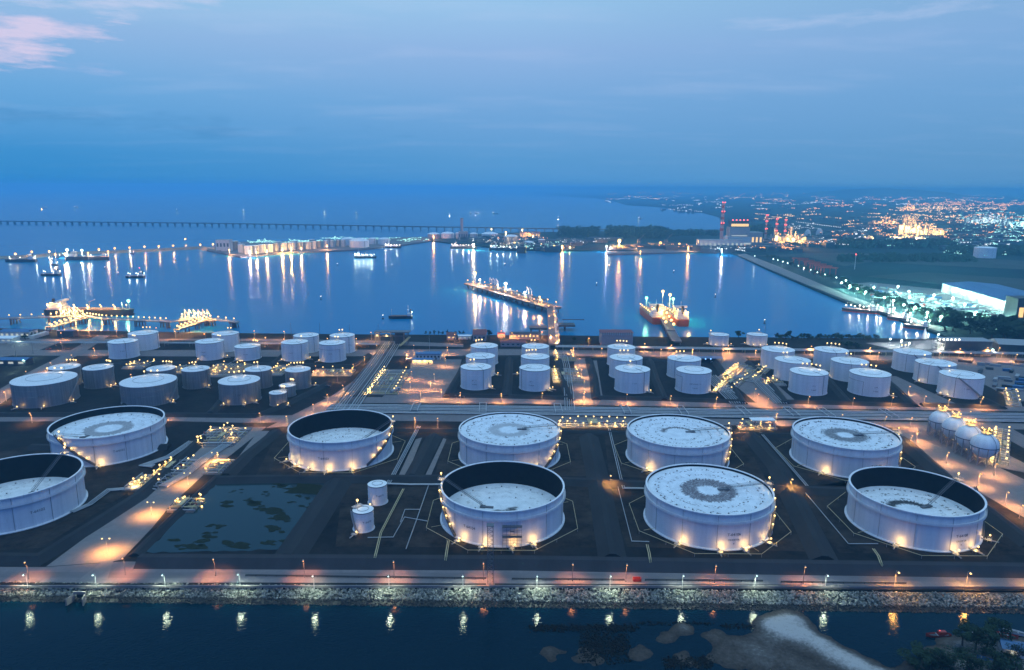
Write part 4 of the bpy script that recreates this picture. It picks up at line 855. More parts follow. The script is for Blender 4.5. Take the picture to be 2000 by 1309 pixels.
# lattice mast and scaffold by the front road
b = G(958, 1141); hm_ = ZV(b.y, 958, 1026); t = thing('lattice_mast', 'tall dark steel lattice mast standing between the road and the rock slope', 'mast', b)
s_ = 1.05
for i, j in ((-1, -1), (1, -1), (1, 1), (-1, 1)): MB().cyl((i*s_, j*s_, 0), (i*s_, j*s_, hm_), .11, 5).build('leg', M['steel'], t)
m = MB(); n = int(hm_/1.7); cor = [(-s_, -s_), (s_, -s_), (s_, s_), (-s_, s_)]
for k in range(n):
    z0, z1 = hm_*k/n, hm_*(k+1)/n
    for q in range(4):
        a, d = cor[q], cor[(q+1) % 4]
        m.cyl((*a, z0), (*d, z1), .05, 4); m.cyl((*a, z1), (*d, z1), .05, 4)
m.build('lattice_bracing', M['steel'], t); MB().box((0, 0, hm_+.1), (2.8, 2.8, .2)).build('top_platform', M['steel'], t)
MB().box((0, 0, .15), (3.4, 3.4, .3)).build('footing', M['conc'], t)
x0, y0 = TANKS[6][0]*U, TANKS[6][1]*U; R0 = TANKS[6][2]*U
t = thing('scaffold', 'dark scaffold frame with two decks standing against the masted tank', 'scaffold', (x0 + 4.5, y0 - R0 - 2.2, 0))
for i in range(6):
    for j in (0, 1): MB().cyl((-4 + i*1.6, j*1.4, 0), (-4 + i*1.6, j*1.4, 10.5), .07, 4).build('upright', M['steel'], t)
for z in (2, 4, 6, 8, 10.2):
    for j in (0, 1): MB().cyl((-4, j*1.4, z), (4, j*1.4, z), .06, 4).build('ledger', M['steel'], t)
for z in (5.4, 10.0): MB().box((0, .7, z), (8.4, 1.9, .18)).build('deck', M['steel'], t)
MB().box((0, .7, 7.8), (2.0, .2, .5)).build('notice_board', M['steel2'], t)
c = G(1244, 1135); t = thing('red_skip', 'small open red skip on the verge of the front road', 'skip', c)
MB().prism([(-1.5, -.8), (1.5, -.8), (1.5, .8), (-1.5, .8)], .25, .4).build('floor', M['red'], t)
for x, y, w, d in ((0, -.8, 3.0, .1), (0, .8, 3.0, .1), (-1.5, 0, .1, 1.7), (1.5, 0, .1, 1.7)): MB().box((x, y, .8), (w, d, 1.1)).build('side_panel', M['red'], t)
def guard(label, pts, h=.8):
    t = thing('guard_rail', label, 'guard rail', G(*pts[0])); o = G(*pts[0]); P = [G(*p) - o for p in pts]; k = 0
    m = MB()
    for a, b in zip(P, P[1:]): m.tube([a + Vector((0, 0, h)), b + Vector((0, 0, h))], .16, 4); m.tube([a + Vector((0, 0, h*.5)), b + Vector((0, 0, h*.5))], .12, 4)
    m.build('rail', M['black'], t); pm = MB().box((0, 0, h/2), (.14, .14, h)).mesh('post', M['black'])
    for a, b in zip(P, P[1:]):
        n = int((b-a).length/4)
        for i in range(n): obj('post', pm, t, a.lerp(b, i/n))
guard('black guard rail along the front road, left of the mast', [(480, 1126), (700, 1129), (950, 1132)])
guard('black guard rail along the front road, between mast and red skip', [(1000, 1133), (1220, 1135)])
guard('black guard rail along the front road, right of the red skip', [(1260, 1135), (1490, 1137)])
guard('black guard rail along the front road at the far right', [(1525, 1139), (1770, 1142)])
def wallrun(label, pts, h, th, m, name='wall', cat='wall'):
    t = MB()
    P = [G(*p) for p in pts]
    for a, b in zip(P, P[1:]): d = b-a; t.box((a+b)/2 + Vector((0, 0, h/2)), (d.length, th, h), atan2(d.y, d.x))
    return tag(t.build(name, M[m]), label, cat)
wallrun('long low pale kerb wall along the crest of the rock slope', [(-80, 1147.5), (1000, 1147.5), (2080, 1149.5)], .9, .5, 'conc2', 'kerb_wall')
# vehicles
def vehicle(label, c, rz, body, l=4.4, w=1.8, name='parked_car', cat='car', truck=False, group=None):
    t = thing(name, label, cat, c, rz, group); r = .34 if not truck else .5
    if truck:
        MB().box((l*.40, 0, 1.6), (l*.18, w, 2.2)).build('cab', M[body], t)
        MB().cyl((-l*.48, 0, 2.0), (l*.27, 0, 2.0), w*.48, 14).build('tank_barrel', M['steel2'], t); MB().box((-.05*l, 0, .85), (l*.9, w*.5, .3)).build('chassis', M['black'], t)
    else:
        MB().box((0, 0, .62), (l, w, .55)).build('body', M[body], t)
        v = [(-l*.30, -w*.45, .9), (l*.22, -w*.45, .9), (l*.22, w*.45, .9), (-l*.30, w*.45, .9), (-l*.20, -w*.38, 1.45), (l*.08, -w*.38, 1.45), (l*.08, w*.38, 1.45), (-l*.20, w*.38, 1.45)]
        MB().add(v, [(0, 1, 5, 4), (1, 2, 6, 5), (2, 3, 7, 6), (3, 0, 4, 7), (4, 5, 6, 7)]).build('cabin', M['dark'], t)
    wm = MB().cyl((0, -.12, 0), (0, .12, 0), r, 10).mesh('wheel', M['black'])
    for x in ((-.3, .3) if not truck else (-.38, -.25, .38)):
        for s in (-1, 1): obj('wheel', wm, t, (x*l, s*w*.46, r))
    return t
vehicle('dark tanker truck parked at the near end of the loading manifold', G(771, 767), radians(68), 'blue', 11, 2.6, 'tanker_truck', 'truck', True)
vehicle('white tanker truck standing left of the white office', G(801, 706), radians(20), 'wallw', 8, 2.5, 'tanker_truck', 'truck', True)
vehicle('dark car stopped near the small grey drum tank', G(640, 756), radians(5), 'black')
vehicle('pale van-sized car beside the blue-lit canopy', G(1396, 708), radians(-20), 'wallw', 5.4, 2.2)
for i, (u, v) in enumerate(((862, 776), (870, 777), (877, 778))): vehicle('small dark car parked at the road edge before the white tanks', G(u+28, v-1), radians(80), 'black', 3.8, 1.7, group='cars parked at the road edge')
# ------------------------------------------------------------------ trees
def leaf_crown(mb, c, r, h, n, leaf, seed):
    rnd = random.Random(seed); cl = [(Vector((rnd.gauss(0, .45)*r, rnd.gauss(0, .45)*r, rnd.uniform(-.42, .5)*h)), rnd.uniform(.28, .5)*r) for _ in range(9)]
    for k in range(n):
        q, rr = cl[k % 9]; d = Vector((rnd.gauss(0, 1), rnd.gauss(0, 1), rnd.gauss(0, .8))); d = d.normalized()*rr*rnd.uniform(.55, 1.05)
        p = Vector(c) + q + d; a = Vector((rnd.gauss(0, 1), rnd.gauss(0, 1), rnd.gauss(0, .6))).normalized()*leaf*rnd.uniform(.6, 1.3); b = a.orthogonal().normalized()*leaf*rnd.uniform(.3, .7)
        mb.add([p - a, p + b, p + a, p - b], [(0, 1, 2, 3)])
    return mb
TREES = {}
def tree(c, h, r, kind, label, group, n=420, leaf=.55):
    k = (kind, n)
    if k not in TREES:
        tm = MB().cyl((0, 0, -.2), (.03, .02, .5), .035, 6, .022)
        for a in range(4): tm.cyl((.02, .01, .34+.04*a), (.2*cos(a*1.7), .2*sin(a*1.7), .62+.05*a), .014, 4, .006)
        TREES[k] = (tm.mesh('trunk', M['trunk']), [leaf_crown(MB(), (0, 0, .66), .36, .55, n, leaf*.09, s+kind*7).mesh('crown', M['green2' if kind == 2 else 'green']) for s in range(3)])
    t = thing('tree', label, 'tree', c, random.uniform(0, 6), group); obj('trunk', TREES[k][0], t); obj('crown', random.choice(TREES[k][1]), t); t.scale = (r/.42, r/.42, h); return t
# ------------------------------------------------------------------ buildings along the bay shore
random.seed(5)
def at(u, v, z=0): return G(u, v, z)
house('red_house', 'gabled house with dark red roof on the shore, left of the long pier', at(937, 664), 13, 11, 6.5, 'wallp', 'redroof', gable=4.5, wins=3)
house('long_house', 'long low shore building with dark roof and orange-lit wall beside the pier', at(1024, 661), 30, 9, 6, 'wallp', 'dark', gable=1, wins=8, lit='lit')
house('verandah_building', 'flat red-roofed building in front of the long shore building', at(1002, 675), 24, 10, 4, 'wallp', 'redroof', gable=1.2, wins=5)
house('hut', 'small red-roofed hut between gabled house and long building', at(979, 658), 7, 6, 3.4, 'wallp', 'redroof', gable=1.6, wins=1)
house('villa', 'small red and orange lit house at the left of the shore houses', at(882, 662), 9, 7, 4, 'wallp', 'redroof', gable=3, wins=2, lit='lit')
house('white_shed', 'long white shed roof lit greenish beside the red and orange house', at(908, 662), 13, 6, 3.5, 'wallw', 'whiteroof', gable=.8, wins=3, lit='litw')
p = at(1202.5, 671); t = house('striped_warehouse', 'tall shore warehouse with red and white striped roof edge and pinkish wall', p, 31, 15, 12, 'wallp', 'redroof', gable=0, wins=0)
for k in range(15): MB().box((-15 + 2.14*k, -8.06, 11.1), (.9, .14, 2.6)).build('roof_stripe', M['wallw'], t)
for u, l, c2 in ((987, 'lit', 900), (1010, 'x', 900), (1060, 'y', 900), (890, 'z', 500), (912, 'w', 500)):
    pass
lamps('shore', [(979, 648), (1058, 650), (1075, 656), (888, 655), (1000, 652), (1036, 655), (1088, 668), (930, 668), (1150, 662)], 'orange lamp post among the shore houses by the pier', 'orange lamps among the shore houses', h=6.5)
# gantry over the pipe bundle
a = at(767, 672); t = thing('pipe_gantry', 'tall dark steel gantry carrying pipes over the shore road', 'gantry', a); hh = ZV(a.y, 767, 648)
for x in (-16, -13, -1, 11, 15):
    for y in (-4, 4): MB().cyl((x, y, 0), (x, y, hh), .4, 4).build('column', M['steel'], t)
MB().box((0, 0, hh), (34, 10, .9)).build('deck', M['steel'], t); MB().box((0, -4.5, hh*.72), (33, .5, .6)).build('beam', M['steel'], t); MB().box((7, 0, hh*.5), (8, 8, hh*.85)).build('stair_tower', M['dark'], t)
for x in (-14, -5): obj('bulb', bulb_mesh('warm', .5), t, (x, -5.2, hh*.8)); light((x, -6, hh*.7), WARM, 900, .4, t)
run('pipe_incline', 'yellow-lit inclined pipe frame beside the shore gantry', [at(780, 676, 1), at(790, 668, 4), at(800, 658, 8)], 3, 1.2, .3, 'yellow', PG)
# left shore
house('blue_site_box', 'plain blue-grey box building with a lamp at each end near the left jetty', at(132, 657), 16, 7, 6, 'dark', 'blue', gable=0, wins=0)
house('depot', 'building with a long blue roof and green-white lights at the left edge', at(38, 658), 30, 13, 6.5, 'wallw', 'blue', gable=1.6, wins=6, lit='litw')
house('depot', 'pale flat building at the left edge before the blue roofed one', at(5, 668), 26, 12, 4.5, 'wallw', 'whiteroof', gable=0, wins=5, lit='litw')
px('car_park', [(-60, 668), (70, 664), (120, 668), (60, 690), (-60, 705)], .03, M['conc2'])
wallrun('long white covered walkway on the left by the car park', [(62, 662), (92, 653)], 3.2, 4.5, 'wallw', 'covered_walkway', 'walkway')
house('blue_shed', 'dark blue shed on the far left behind the insulated tanks', at(20, 712), 34, 10, 5, 'dark', 'blue', gable=1.5, wins=4, lit='litw')
for i, (u, v) in enumerate(((18, 716), (45, 704), (60, 690), (12, 690), (35, 664))): light(at(u, v, 5), (.7, 1, .75), 900, .5)
vehicle('red car with tail lamps on the slanting road at the left', at(95, 683), radians(40), 'red')
for i, (u, v) in enumerate(((58, 660), (66, 658), (50, 664), (73, 655))): tree(at(u, v), random.uniform(6, 8), random.uniform(3, 4), 1, 'dark bushy tree beside the blue roofed depot', 'trees beside the depot', 300, .9)
for k in range(10): tree(at(832 + k*8.2, 655), random.uniform(4, 6), 2.0, 1, 'small dark tree in the row along the bay shore', 'row of small shore trees', 200, .8)
for u, v, h, r in ((1150, 672, 7, 4.5), (1186, 672, 6, 4), (955, 659, 8, 4), (1443, 659, 7, 5), (1120, 668, 5, 3), (1655, 680, 7, 6), (1672, 681, 6, 6), (1310, 675, 5, 4), (1460, 670, 5, 5)): tree(at(u, v), h, r, 1, 'single dark round bush near the bay shore', 'single bushes near the bay shore', 420, 1.0)
for k in range(26): u = 1518 + k*7.6 + random.uniform(-2, 2); tree(at(u, 662.5 + random.uniform(-.6, .8)), random.uniform(3, 6.5)*(1.5 if k in (2, 3, 16) else 1), random.uniform(3, 5), 1, 'low dark shrub in the hedge-like row on the right bay shore', 'shrubs on the right bay shore', 220, 1.0)
# right shore
t = house('service_building', 'dark three-storey building with a brightly lit scaffolded end on the right shore', at(1880, 690), 42, 16, 13, 'dark', 'steel2', radians(-3), gable=0, wins=6)
for z in (2.5, 5, 7.5, 10): MB().box((-24.5, -3, z), (6, 10, .25)).build('scaffold_deck', M['wallw'], t)
for i in range(4):
    for j in (-8, 2): MB().cyl((-27.5 + i*2, j, 0), (-27.5 + i*2, j, 14), .12, 4).build('scaffold_upright', M['wallw'], t)
for z in (6, 15): light((-27, -12, z), (1, .9, .7), 1500, .5, t)
for k in range(6): obj('bulb', bulb_mesh('whiteb', .7), t, (-27 + k*3.5, -8.5, 14.6))
obj('bulb', bulb_mesh('whiteb', 1.0), t, (-24, -9, 6)); obj('bulb', bulb_mesh('cool', 1.0), t, (21, -9.5, 5.5)); light((21, -13, 4), (.7, .9, 1), 900, .4, t)
house('open_barn', 'large dark open barn with pale gable edge at the right edge of the shore', at(1985, 688), 40, 22, 9, 'dark', 'steel2', radians(-12), gable=3.5)
px('sand_ground', [(1690, 670), (1830, 664), (1850, 682), (1750, 684)], .03, M['conc2'])
for u, v, s in ((1738, 664, 6), (1762, 667, 9), (1760, 674, 7), (1830, 656, 9), (1800, 668, 4)): obj_l = light(at(u, v, 5), (.85, 1, .95), 1300, .5)
lamps('flood', [(1738, 662), (1760, 665), (1832, 653), (1775, 670)], 'white floodlight post in the rough yard at the end of the quay', 'white floodlights at the quay end', h=8, r=.8, bulb='cool', col=(.8, 1, .9), power=1800, arm=1.0)
tag(MB().lathe([(.05, 12), (.9, 9), (1.8, 5), (2.3, 0), (.05, -.1)], 14, (0, 0, 0)).build('statue', M['super']), 'tall white lit figure on the shore at the right end of the bay', 'statue').location = at(1805, 662)
light(at(1803, 664, 5), (1, 1, 1), 900, .5)
# scrap rows on the right
random.seed(17)
for k in range(34):
    u, v = random.uniform(1870, 2010), random.uniform(707, 765)
    if u < 1880 + (v-707)*1.2: u = 1885 + (v-707)*1.2 + random.uniform(0, 60)
    L_ = random.uniform(5, 11); t = thing('scrap_container', 'dented dark container or machine part dumped in the rough yard at the right', 'container', at(u, v), radians(random.choice((-35, -30, 50, -20))), 'dumped containers in the rough yard')
    hgt_ = random.uniform(1.5, 2.8); MB().box((0, 0, hgt_/2), (L_, 2.5, hgt_)).build('container_body', M[random.choice(('black', 'dark', 'steel2', 'dark', 'blue', 'steel'))], t)
    MB().box((L_/2+.04, 0, hgt_/2), (.1, 2.2, hgt_*.85)).build('end_door', M['steel'], t)
# ------------------------------------------------------------------ ships
def ship(label, c, rz, L, B, D, hull='hull', belt='hullr', stern_house=True, hh=9, lights_=8, bulb='warm', name='tanker_ship', cat='ship', group=None, power=3000, cargo=True):
    t = thing(name, label, cat, (c[0], c[1], SEAZ), rz, group)
    st = []
    for x, w in ((-.5, .72), (-.47, .92), (-.3, 1), (.3, 1), (.4, .82), (.46, .5), (.5, .06)): st.append((x*L, w*B/2))
    def lay(z0, z1, k0, k1, m, nm):
        mb = MB(); n = len(st)
        P = [(x, y*k0, z0) for x, y in st] + [(x, -y*k0, z0) for x, y in reversed(st)]; Q = [(x*1.0 + (.02*L if i in (6, 7) else 0), y*k1, z1) for i, (x, y) in enumerate([(x, y) for x, y in st] + [(x, -y) for x, y in reversed(st)])]
        N_ = len(P); mb.add(P + Q, [((i+1) % N_, i, N_+i, N_+(i+1) % N_) for i in range(N_)] + [tuple(range(N_-1, -1, -1)), tuple(range(N_, 2*N_))][1:])
        return mb.build(nm, M[m], t)
    lay(-.6, D*.32, .9, .97, belt, 'waterline_belt'); lay(D*.32 + .002, D, .97, 1, hull, 'hull')
    d = MB().add([(x*.97, y*.96, D+.06) for x, y in st] + [(x*.97, -y*.96, D+.06) for x, y in reversed(st)], [tuple(range(13, -1, -1))]).build('deck', M['deck'], t)
    s = -1 if stern_house else 1; hx = -.36*L
    for k in range(int(hh/2.8)):
        w = B*(.86 - .09*k); l = L*(.17 - .022*k)
        MB().box((hx, 0, D + 1.4 + 2.8*k), (l, w, 2.7)).build('superstructure_deck', M['super'], t)
    MB().box((hx + L*.06, 0, D + hh + 1.2), (L*.05, B*.95, 2.3)).build('bridge', M['super'], t)
    MB().cyl((hx - L*.05, 0, D), (hx - L*.05, 0, D + hh*1.15 + 2), B*.10, 10).build('funnel', M['black'], t)
    MB().cyl((hx + L*.05, 0, D + hh + 2), (hx + L*.05, 0, D + hh + 8), .2, 5).build('mast', M['super'], t); MB().cyl((.38*L, 0, D), (.38*L, 0, D + 8), .18, 5).build('foremast', M['super'], t)
    if cargo:
        for y in (-.18, 0, .18): MB().cyl((-.24*L, y*B, D + 1), (.34*L, y*B, D + 1), .35, 6).build('deck_pipe', M['pipe2'], t)
        MB().cyl((0, 0, D), (0, 0, D + 9), .35, 6).tube([(0, 0, D + 8.5), (6, 3, D + 11)], .2, 5).build('deck_crane', M['yellow'], t)
    for k in range(lights_):
        x = -.45*L + .85*L*(k/max(1, lights_-1)); z = D + (hh*.7 if abs(x-hx) < L*.1 else 3.5); y = (.35 if k % 2 else -.35)*B
        lp = MB().cyl((x, y, D), (x, y, z), .12, 4).build('lamp_post', M['super'], t); obj('bulb', bulb_mesh(bulb, .75), lp, (x, y, z+.4))
        if k % 2 == 0: light((x, y*1.3, z-.6), {'warm': (1, .52, .13), 'cool': (.75, 1, .92), 'whiteb': (1, .93, .8)}[bulb], power, .5, lp)
    return t
# right hand jetty with two ships seen from the stern
a, b = at(1284, 634, SEAZ), at(1333, 638, SEAZ); DIRY = pi/2 + .03
ship('orange-hulled ship at the bright right jetty, left of its gangway, green lamp aloft', (a.x, a.y + 42, 0), DIRY, 84, 15.5, 7.5, 'hullr', 'hullr', hh=11, lights_=14, group=None, power=4500)
ship('orange-hulled ship at the bright right jetty, right of its gangway', (b.x, b.y + 42, 0), DIRY, 84, 15.5, 7.5, 'hullr', 'hullr', hh=11, lights_=14, power=4500)
def trestle(name, label, pts, w, z, m='conc', pile=14.0, thick=1.2, cat='jetty', rail=True):
    P = [Vector(p) for p in pts]; t = thing(name, label, cat, (P[0].x, P[0].y, 0)); o = Vector((P[0].x, P[0].y, 0)); dk = MB()
    for a, b in zip(P, P[1:]):
        d = b - a; ln = d.length; ang = atan2(d.y, d.x); dk.box((a+b)/2 - o + Vector((0, 0, -thick/2)), (ln + w*.25, w, thick), ang)
    dk.build('deck', M[m], t); pm = MB().cyl((0, 0, SEAZ - 3 - z), (0, 0, -thick), .65, 7).mesh('pile', M['steel'])
    for a, b in zip(P, P[1:]):
        d = b - a; ln = d.length; d.normalize(); nn = Vector((-d.y, d.x, 0))
        for k in range(int(ln/pile)+1):
            for s in (-1, 1): obj('pile', pm, t, a - o + d*min(ln, k*pile) + nn*s*w*.38)
        if rail:
            r = MB()
            for s in (-1, 1): r.cyl(a - o + nn*s*w*.48 + Vector((0, 0, 1)), b - o + nn*s*w*.48 + Vector((0, 0, 1)), .1, 4)
            r.build('railing', M['rail'], t)
    return t, o
def row_lamps(t, o, a, b, n, h=4.0, bulb='warm', r=.6, col=(1, .52, .14), power=900, every=2, off=0.0, z0=None):
    a, b = Vector(a), Vector(b); d = (b-a).normalized(); nn = Vector((-d.y, d.x, 0))
    for k in range(n):
        p = a.lerp(b, (k+.5)/n) - o + nn*off*(1 if k % 2 else -1)
        lp = MB().cyl(p, p + Vector((0, 0, h)), .1, 4).box(p + Vector((0, 0, h+.2)), (.7, .7, .15)).build('lamp_post', M['rail'], t); obj('bulb', bulb_mesh(bulb, r), lp, p + Vector((0, 0, h-.5)))
        if k % every == 0: light(p + Vector((0, 0, h-1.6)), col, power, .4, lp)
A_, B_, C_ = at(1322, 668, 3), at(1310, 645, 4.5), at(1291, 612, 4.5)
t, o = trestle('ship_jetty', 'brightly lit orange jetty between the two orange ships', [A_, B_, C_], 9, 4.5); row_lamps(t, o, B_, C_, 9, 6, r=1.3, col=(1, .50, .10), power=8000, every=1, off=3.5)
MB().box(C_ - o + Vector((-3, -8, 5)), (9, 14, 9)).build('loading_platform', M['yellow'], t)
for k in range(5): q = B_.lerp(C_, .3 + k*.12) - o; MB().tube([q, q + Vector((0, 0, 9)), q + Vector((6 if k % 2 else -6, 0, 12))], .3, 6).build('loading_arm', M['yellow'], t)
for (du, hz, bl, col) in ((-1.0, 16, 'greenb', (.3, 1, .55)), (.75, 20, 'warm', (1, .7, .3)), (.2, 24, 'warm', (1, .7, .3)), (1.0, 15, 'greenb', (.3, 1, .55))):
    q = C_ - o + Vector((du*16, 10, 0)); lp = MB().cyl(q, q + Vector((0, 0, hz)), .25, 6).build('light_mast', M['steel2'], t); obj('bulb', bulb_mesh(bl, 1.6), lp, q + Vector((0, 0, hz+.8))); light(q + Vector((0, -2, hz-2)), col, 5000, .8, lp)
# long centre pier
P0, P1, P2 = at(1081, 672, 5), at(1076, 600, 5), at(919, 553, 5)
t, o = trestle('pier_approach_bridge', 'straight approach bridge with pipes from the shore to the long pier head', [P0, P1], 9, 5, cat='pier'); row_lamps(t, o, P0, P1, 6, 5, bulb='sodium', r=.6, col=SOD, power=2400, off=3)
for k in range(4): MB().tube([P0 - o + Vector((3.2 + k*.9, 0, .8)), P1 - o + Vector((3.2 + k*.9, 0, .8))], .32, 6).build('pipe', M['pipe'], t)
for k in range(5): q = P0.lerp(P1, .1 + k*.2) - o; MB().box(q + Vector((5.5, 0, 2.5)), (1.2, 5, 6)).build('pipe_support_frame', M['steel2'], t)
for du, dy, w in ((-15, .42, 15), (14, .5, 18)):
    q = P0.lerp(P1, dy); tt, oo = trestle('mooring_platform', 'dark mooring platform %s the pier approach' % ('left of' if du < 0 else 'right of'), [(q.x + du - w/2, q.y, 4), (q.x + du + w/2, q.y, 4)], 15, 4, 'dark', 9, 1.6, 'platform')
    if du > 0: MB().box((w, 0, 9), (w+6, .8, .8)).build('catwalk_beam', M['steel'], tt)
P1b = P1 + Vector((3, 0, 0))
t, o = trestle('long_pier', 'long orange-lit pier head with loading gear slanting away into the bay', [P1b, P2], 20, 5, 'conc2', 16, 2.6, 'pier')
row_lamps(t, o, P1b, P2, 24, 6, bulb='sodium', r=.75, col=(1, .40, .07), power=1700, every=1, off=7)
d = (P2 - P1b).normalized(); ang = atan2(d.y, d.x); L0 = (P2-P1b).length
MB().box((P1b.lerp(P2, .42)) - o + Vector((0, 0, 6.2)), (L0*.68, 6, .6), ang).build('gallery_roof', M['dark'], t)
for k in range(20): q = P1b.lerp(P2, .08 + k*.034) - o; MB().cyl(q, q + Vector((0, 0, 6)), .25, 5).build('gallery_post', M['yellow'], t)
for f, hz, bl, r in ((.93, 17, 'warm', 2.0), (.86, 9, 'whiteb', 1.3), (.52, 13, 'whiteb', 1.8), (.62, 9, 'whiteb', 1.0), (.30, 9, 'whiteb', 1.0), (.14, 8, 'warm', 1.0)):
    q = P1b.lerp(P2, f) - o + Vector((0, -4, 0)); lp = MB().cyl(q, q + Vector((0, 0, hz)), .3, 6).build('light_mast', M['steel2'], t); obj('bulb', bulb_mesh(bl, r), lp, q + Vector((0, 0, hz + r*.6)))
    light(q + Vector((0, -3, hz-2)), (1, .66, .28) if bl == 'warm' else (1, .95, .82), 26000 if r > 1.5 else 6000, 1.0, lp)
for f in (.70, .66, .62, .25, .22): q = P1b.lerp(P2, f) - o + Vector((0, 5, 0)); MB().tube([q, q + Vector((0, 0, 13)), q + Vector((-3, 7, 16)), q + Vector((-3, 10, 8))], .4, 6).build('loading_arm', M['super'], t)
for k in range(14): q = P1b.lerp(P2, .04 + k*.07) - o - Vector((-d.y, d.x, 0))*(-10.3 if d.x < 0 else 10.3); MB().box(q + Vector((0, 0, -2.5)), (2.2, 1, 4.5), ang).build('fender', M['black'], t)
# left jetties
Q = [at(-60, 624, 5), at(95, 619, 5), at(168, 617, 5), at(203, 622, 5), at(330, 628, 5), at(350, 626, 5), at(404, 622, 5), at(465, 629, 5)]
t, o = trestle('left_jetty', 'thin lit walkway jetty on piles running parallel to the left shore', Q, 3.2, 5, 'steel2', 40, 1.0)
row_lamps(t, o, Q[0], Q[1], 7, 4, r=.6, power=700); row_lamps(t, o, Q[1], Q[2], 7, 4, r=.6, power=1500); row_lamps(t, o, Q[2], Q[3], 6, 4, r=.8, power=2500); row_lamps(t, o, Q[3], Q[4], 12, 4, r=.65, power=700); row_lamps(t, o, Q[5], Q[6], 5, 4, r=.65, power=1500); row_lamps(t, o, Q[6], Q[7], 4, 4, r=.65, power=700)
for i, (u, v) in enumerate(((29, 622), (210, 624), (275, 627), (322, 629), (360, 627), (412, 627), (457, 630))):
    c = at(u, v, 3); tt = thing('mooring_dolphin', 'dark piled mooring dolphin under the left jetty walkway', 'dolphin', (c.x, c.y, 0), 0, 'mooring dolphins of the left jetty')
    MB().box((0, 0, 3.2), (9, 7, 1.6)).build('cap', M['conc'], tt)
    for x in (-3, 0, 3):
        for y in (-2.4, 2.4): MB().cyl((x, y, 2.5), (x*1.4, y*1.4, -6), .6, 6).build('pile', M['steel'], tt)
for (u0, v0, u1, v1, lab) in ((95, 641, 168, 618, 'longer lamp-lined approach bridge from the left shore to the tanker berth'), (345, 645, 404, 623, 'shorter lamp-lined approach bridge from the left shore to the empty berth')):
    a, b = at(u0, v0, 3), at(u1, v1, 5); tt, oo = trestle('jetty_bridge', lab, [a, b], 6, 4, 'conc', 18); row_lamps(tt, oo, a, b, 16, 4, r=.8, power=2400, off=2.4)
    for k in range(4): MB().tube([a - oo + Vector((0, -1 + k*.7, .6)), b - oo + Vector((0, -1 + k*.7, .6))], .3, 5).build('pipe', M['pipe'], tt)
for u, v, n in ((137, 618, 5), (381, 622, 6)):
    c = at(u, v, 5); tt, oo = trestle('berth_platform', 'lit loading platform with upright loading arms at the %s berth' % ('tanker' if u < 200 else 'empty left'), [(c.x-14, c.y, 5), (c.x+14, c.y, 5)], 14, 5, 'conc', 9)
    for k in range(n): q = Vector((2 + k*5, 2, 0)); MB().tube([q, q + Vector((0, 0, 15)), q + Vector((1, 4, 9))], .35, 6).build('loading_arm', M['super'], tt)
    row_lamps(tt, oo, (c.x-14, c.y, 5), (c.x+14, c.y, 5), 8, 6, r=.8, power=4200, every=1, off=4)
a, b = at(97, 619, SEAZ), at(226, 621, SEAZ); c = (a+b)/2
sh = ship('dark tanker with black funnel moored at the left berth', (c.x, c.y + 16, 0), .02, 102, 17, 7.5, 'hull', 'hull', hh=9, lights_=12, power=3000)
q = Vector((.46*102, 0, 7.5)); lp = MB().cyl(q, q + Vector((0, 0, 9)), .2, 5).build('bow_light_mast', M['super'], sh); obj('bulb', bulb_mesh('greenb', 1.7), lp, q + Vector((0, 0, 9.8))); light(q + Vector((-2, -3, 8)), (.35, 1, .6), 6000, .6, lp)
# small craft in the bay
def boat(label, c, rz, L=24, bulb='cool', group=None, n=4): return ship(label, c, rz, L, L*.3, L*.09+.8, 'hull', 'hull', hh=max(3, L*.17), lights_=n, bulb=bulb, name='tug_boat', cat='boat', group=group, power=900, cargo=False)
for u, v, L, rz, lab in ((99, 539, 33, pi, 'dark tug with white deck lamps heading left, nearest the left edge'), (264, 543, 32, pi, 'dark tug with white deck lamps and a red mast light, right of the other tug'), (783, 622, 28, pi+.1, 'unlit dark work boat lying alone off the shore')):
    p = at(u, v, SEAZ); bt = boat(lab, p, rz, L, n=5 if L > 30 else 1)
    if u == 264: obj('bulb', bulb_mesh('redb', .8), bt, (-9, 0, 17))
for i, (u, v) in enumerate(((627, 585), (343, 509), (205, 526), (659, 519), (986, 519), (1189, 522), (1316, 533), (1397, 581), (1165, 558), (1493, 632), (231, 537), (748, 623))):
    p = at(u, v, SEAZ); tt = thing('buoy', 'small dark channel buoy floating alone in the bay', 'buoy', p, 0, 'channel buoys in the bay')
    MB().lathe([(.1, -.8), (1.5, -.5), (1.5, .6), (.1, .8)], 12).build('float', M['black'], tt); MB().cyl((0, 0, .6), (0, 0, 4.2), .5, 6, .15).build('tower', M['black'], tt); obj('bulb', bulb_mesh('whiteb', .4), tt, (0, 0, 4.5))

for u, v0, v1 in ((569, 656, 632), (625, 656, 632), (683, 657, 633), (739, 657, 634), (65, 692, 668), (33, 706, 672), (1493, 662, 622)):
    p = G(u, v0); tt = thing('thin_mast', 'thin dark bare pole standing along the bay shore road', 'pole', p, 0, 'thin poles along the shore'); hh = ZV(p.y, u, v1)
    MB().cyl((0, 0, 0), (0, 0, hh), .22, 6, .1).build('pole', M['steel'], tt); MB().ball((0, 0, hh + .2), .3).build('tip', M['steel2'], tt)
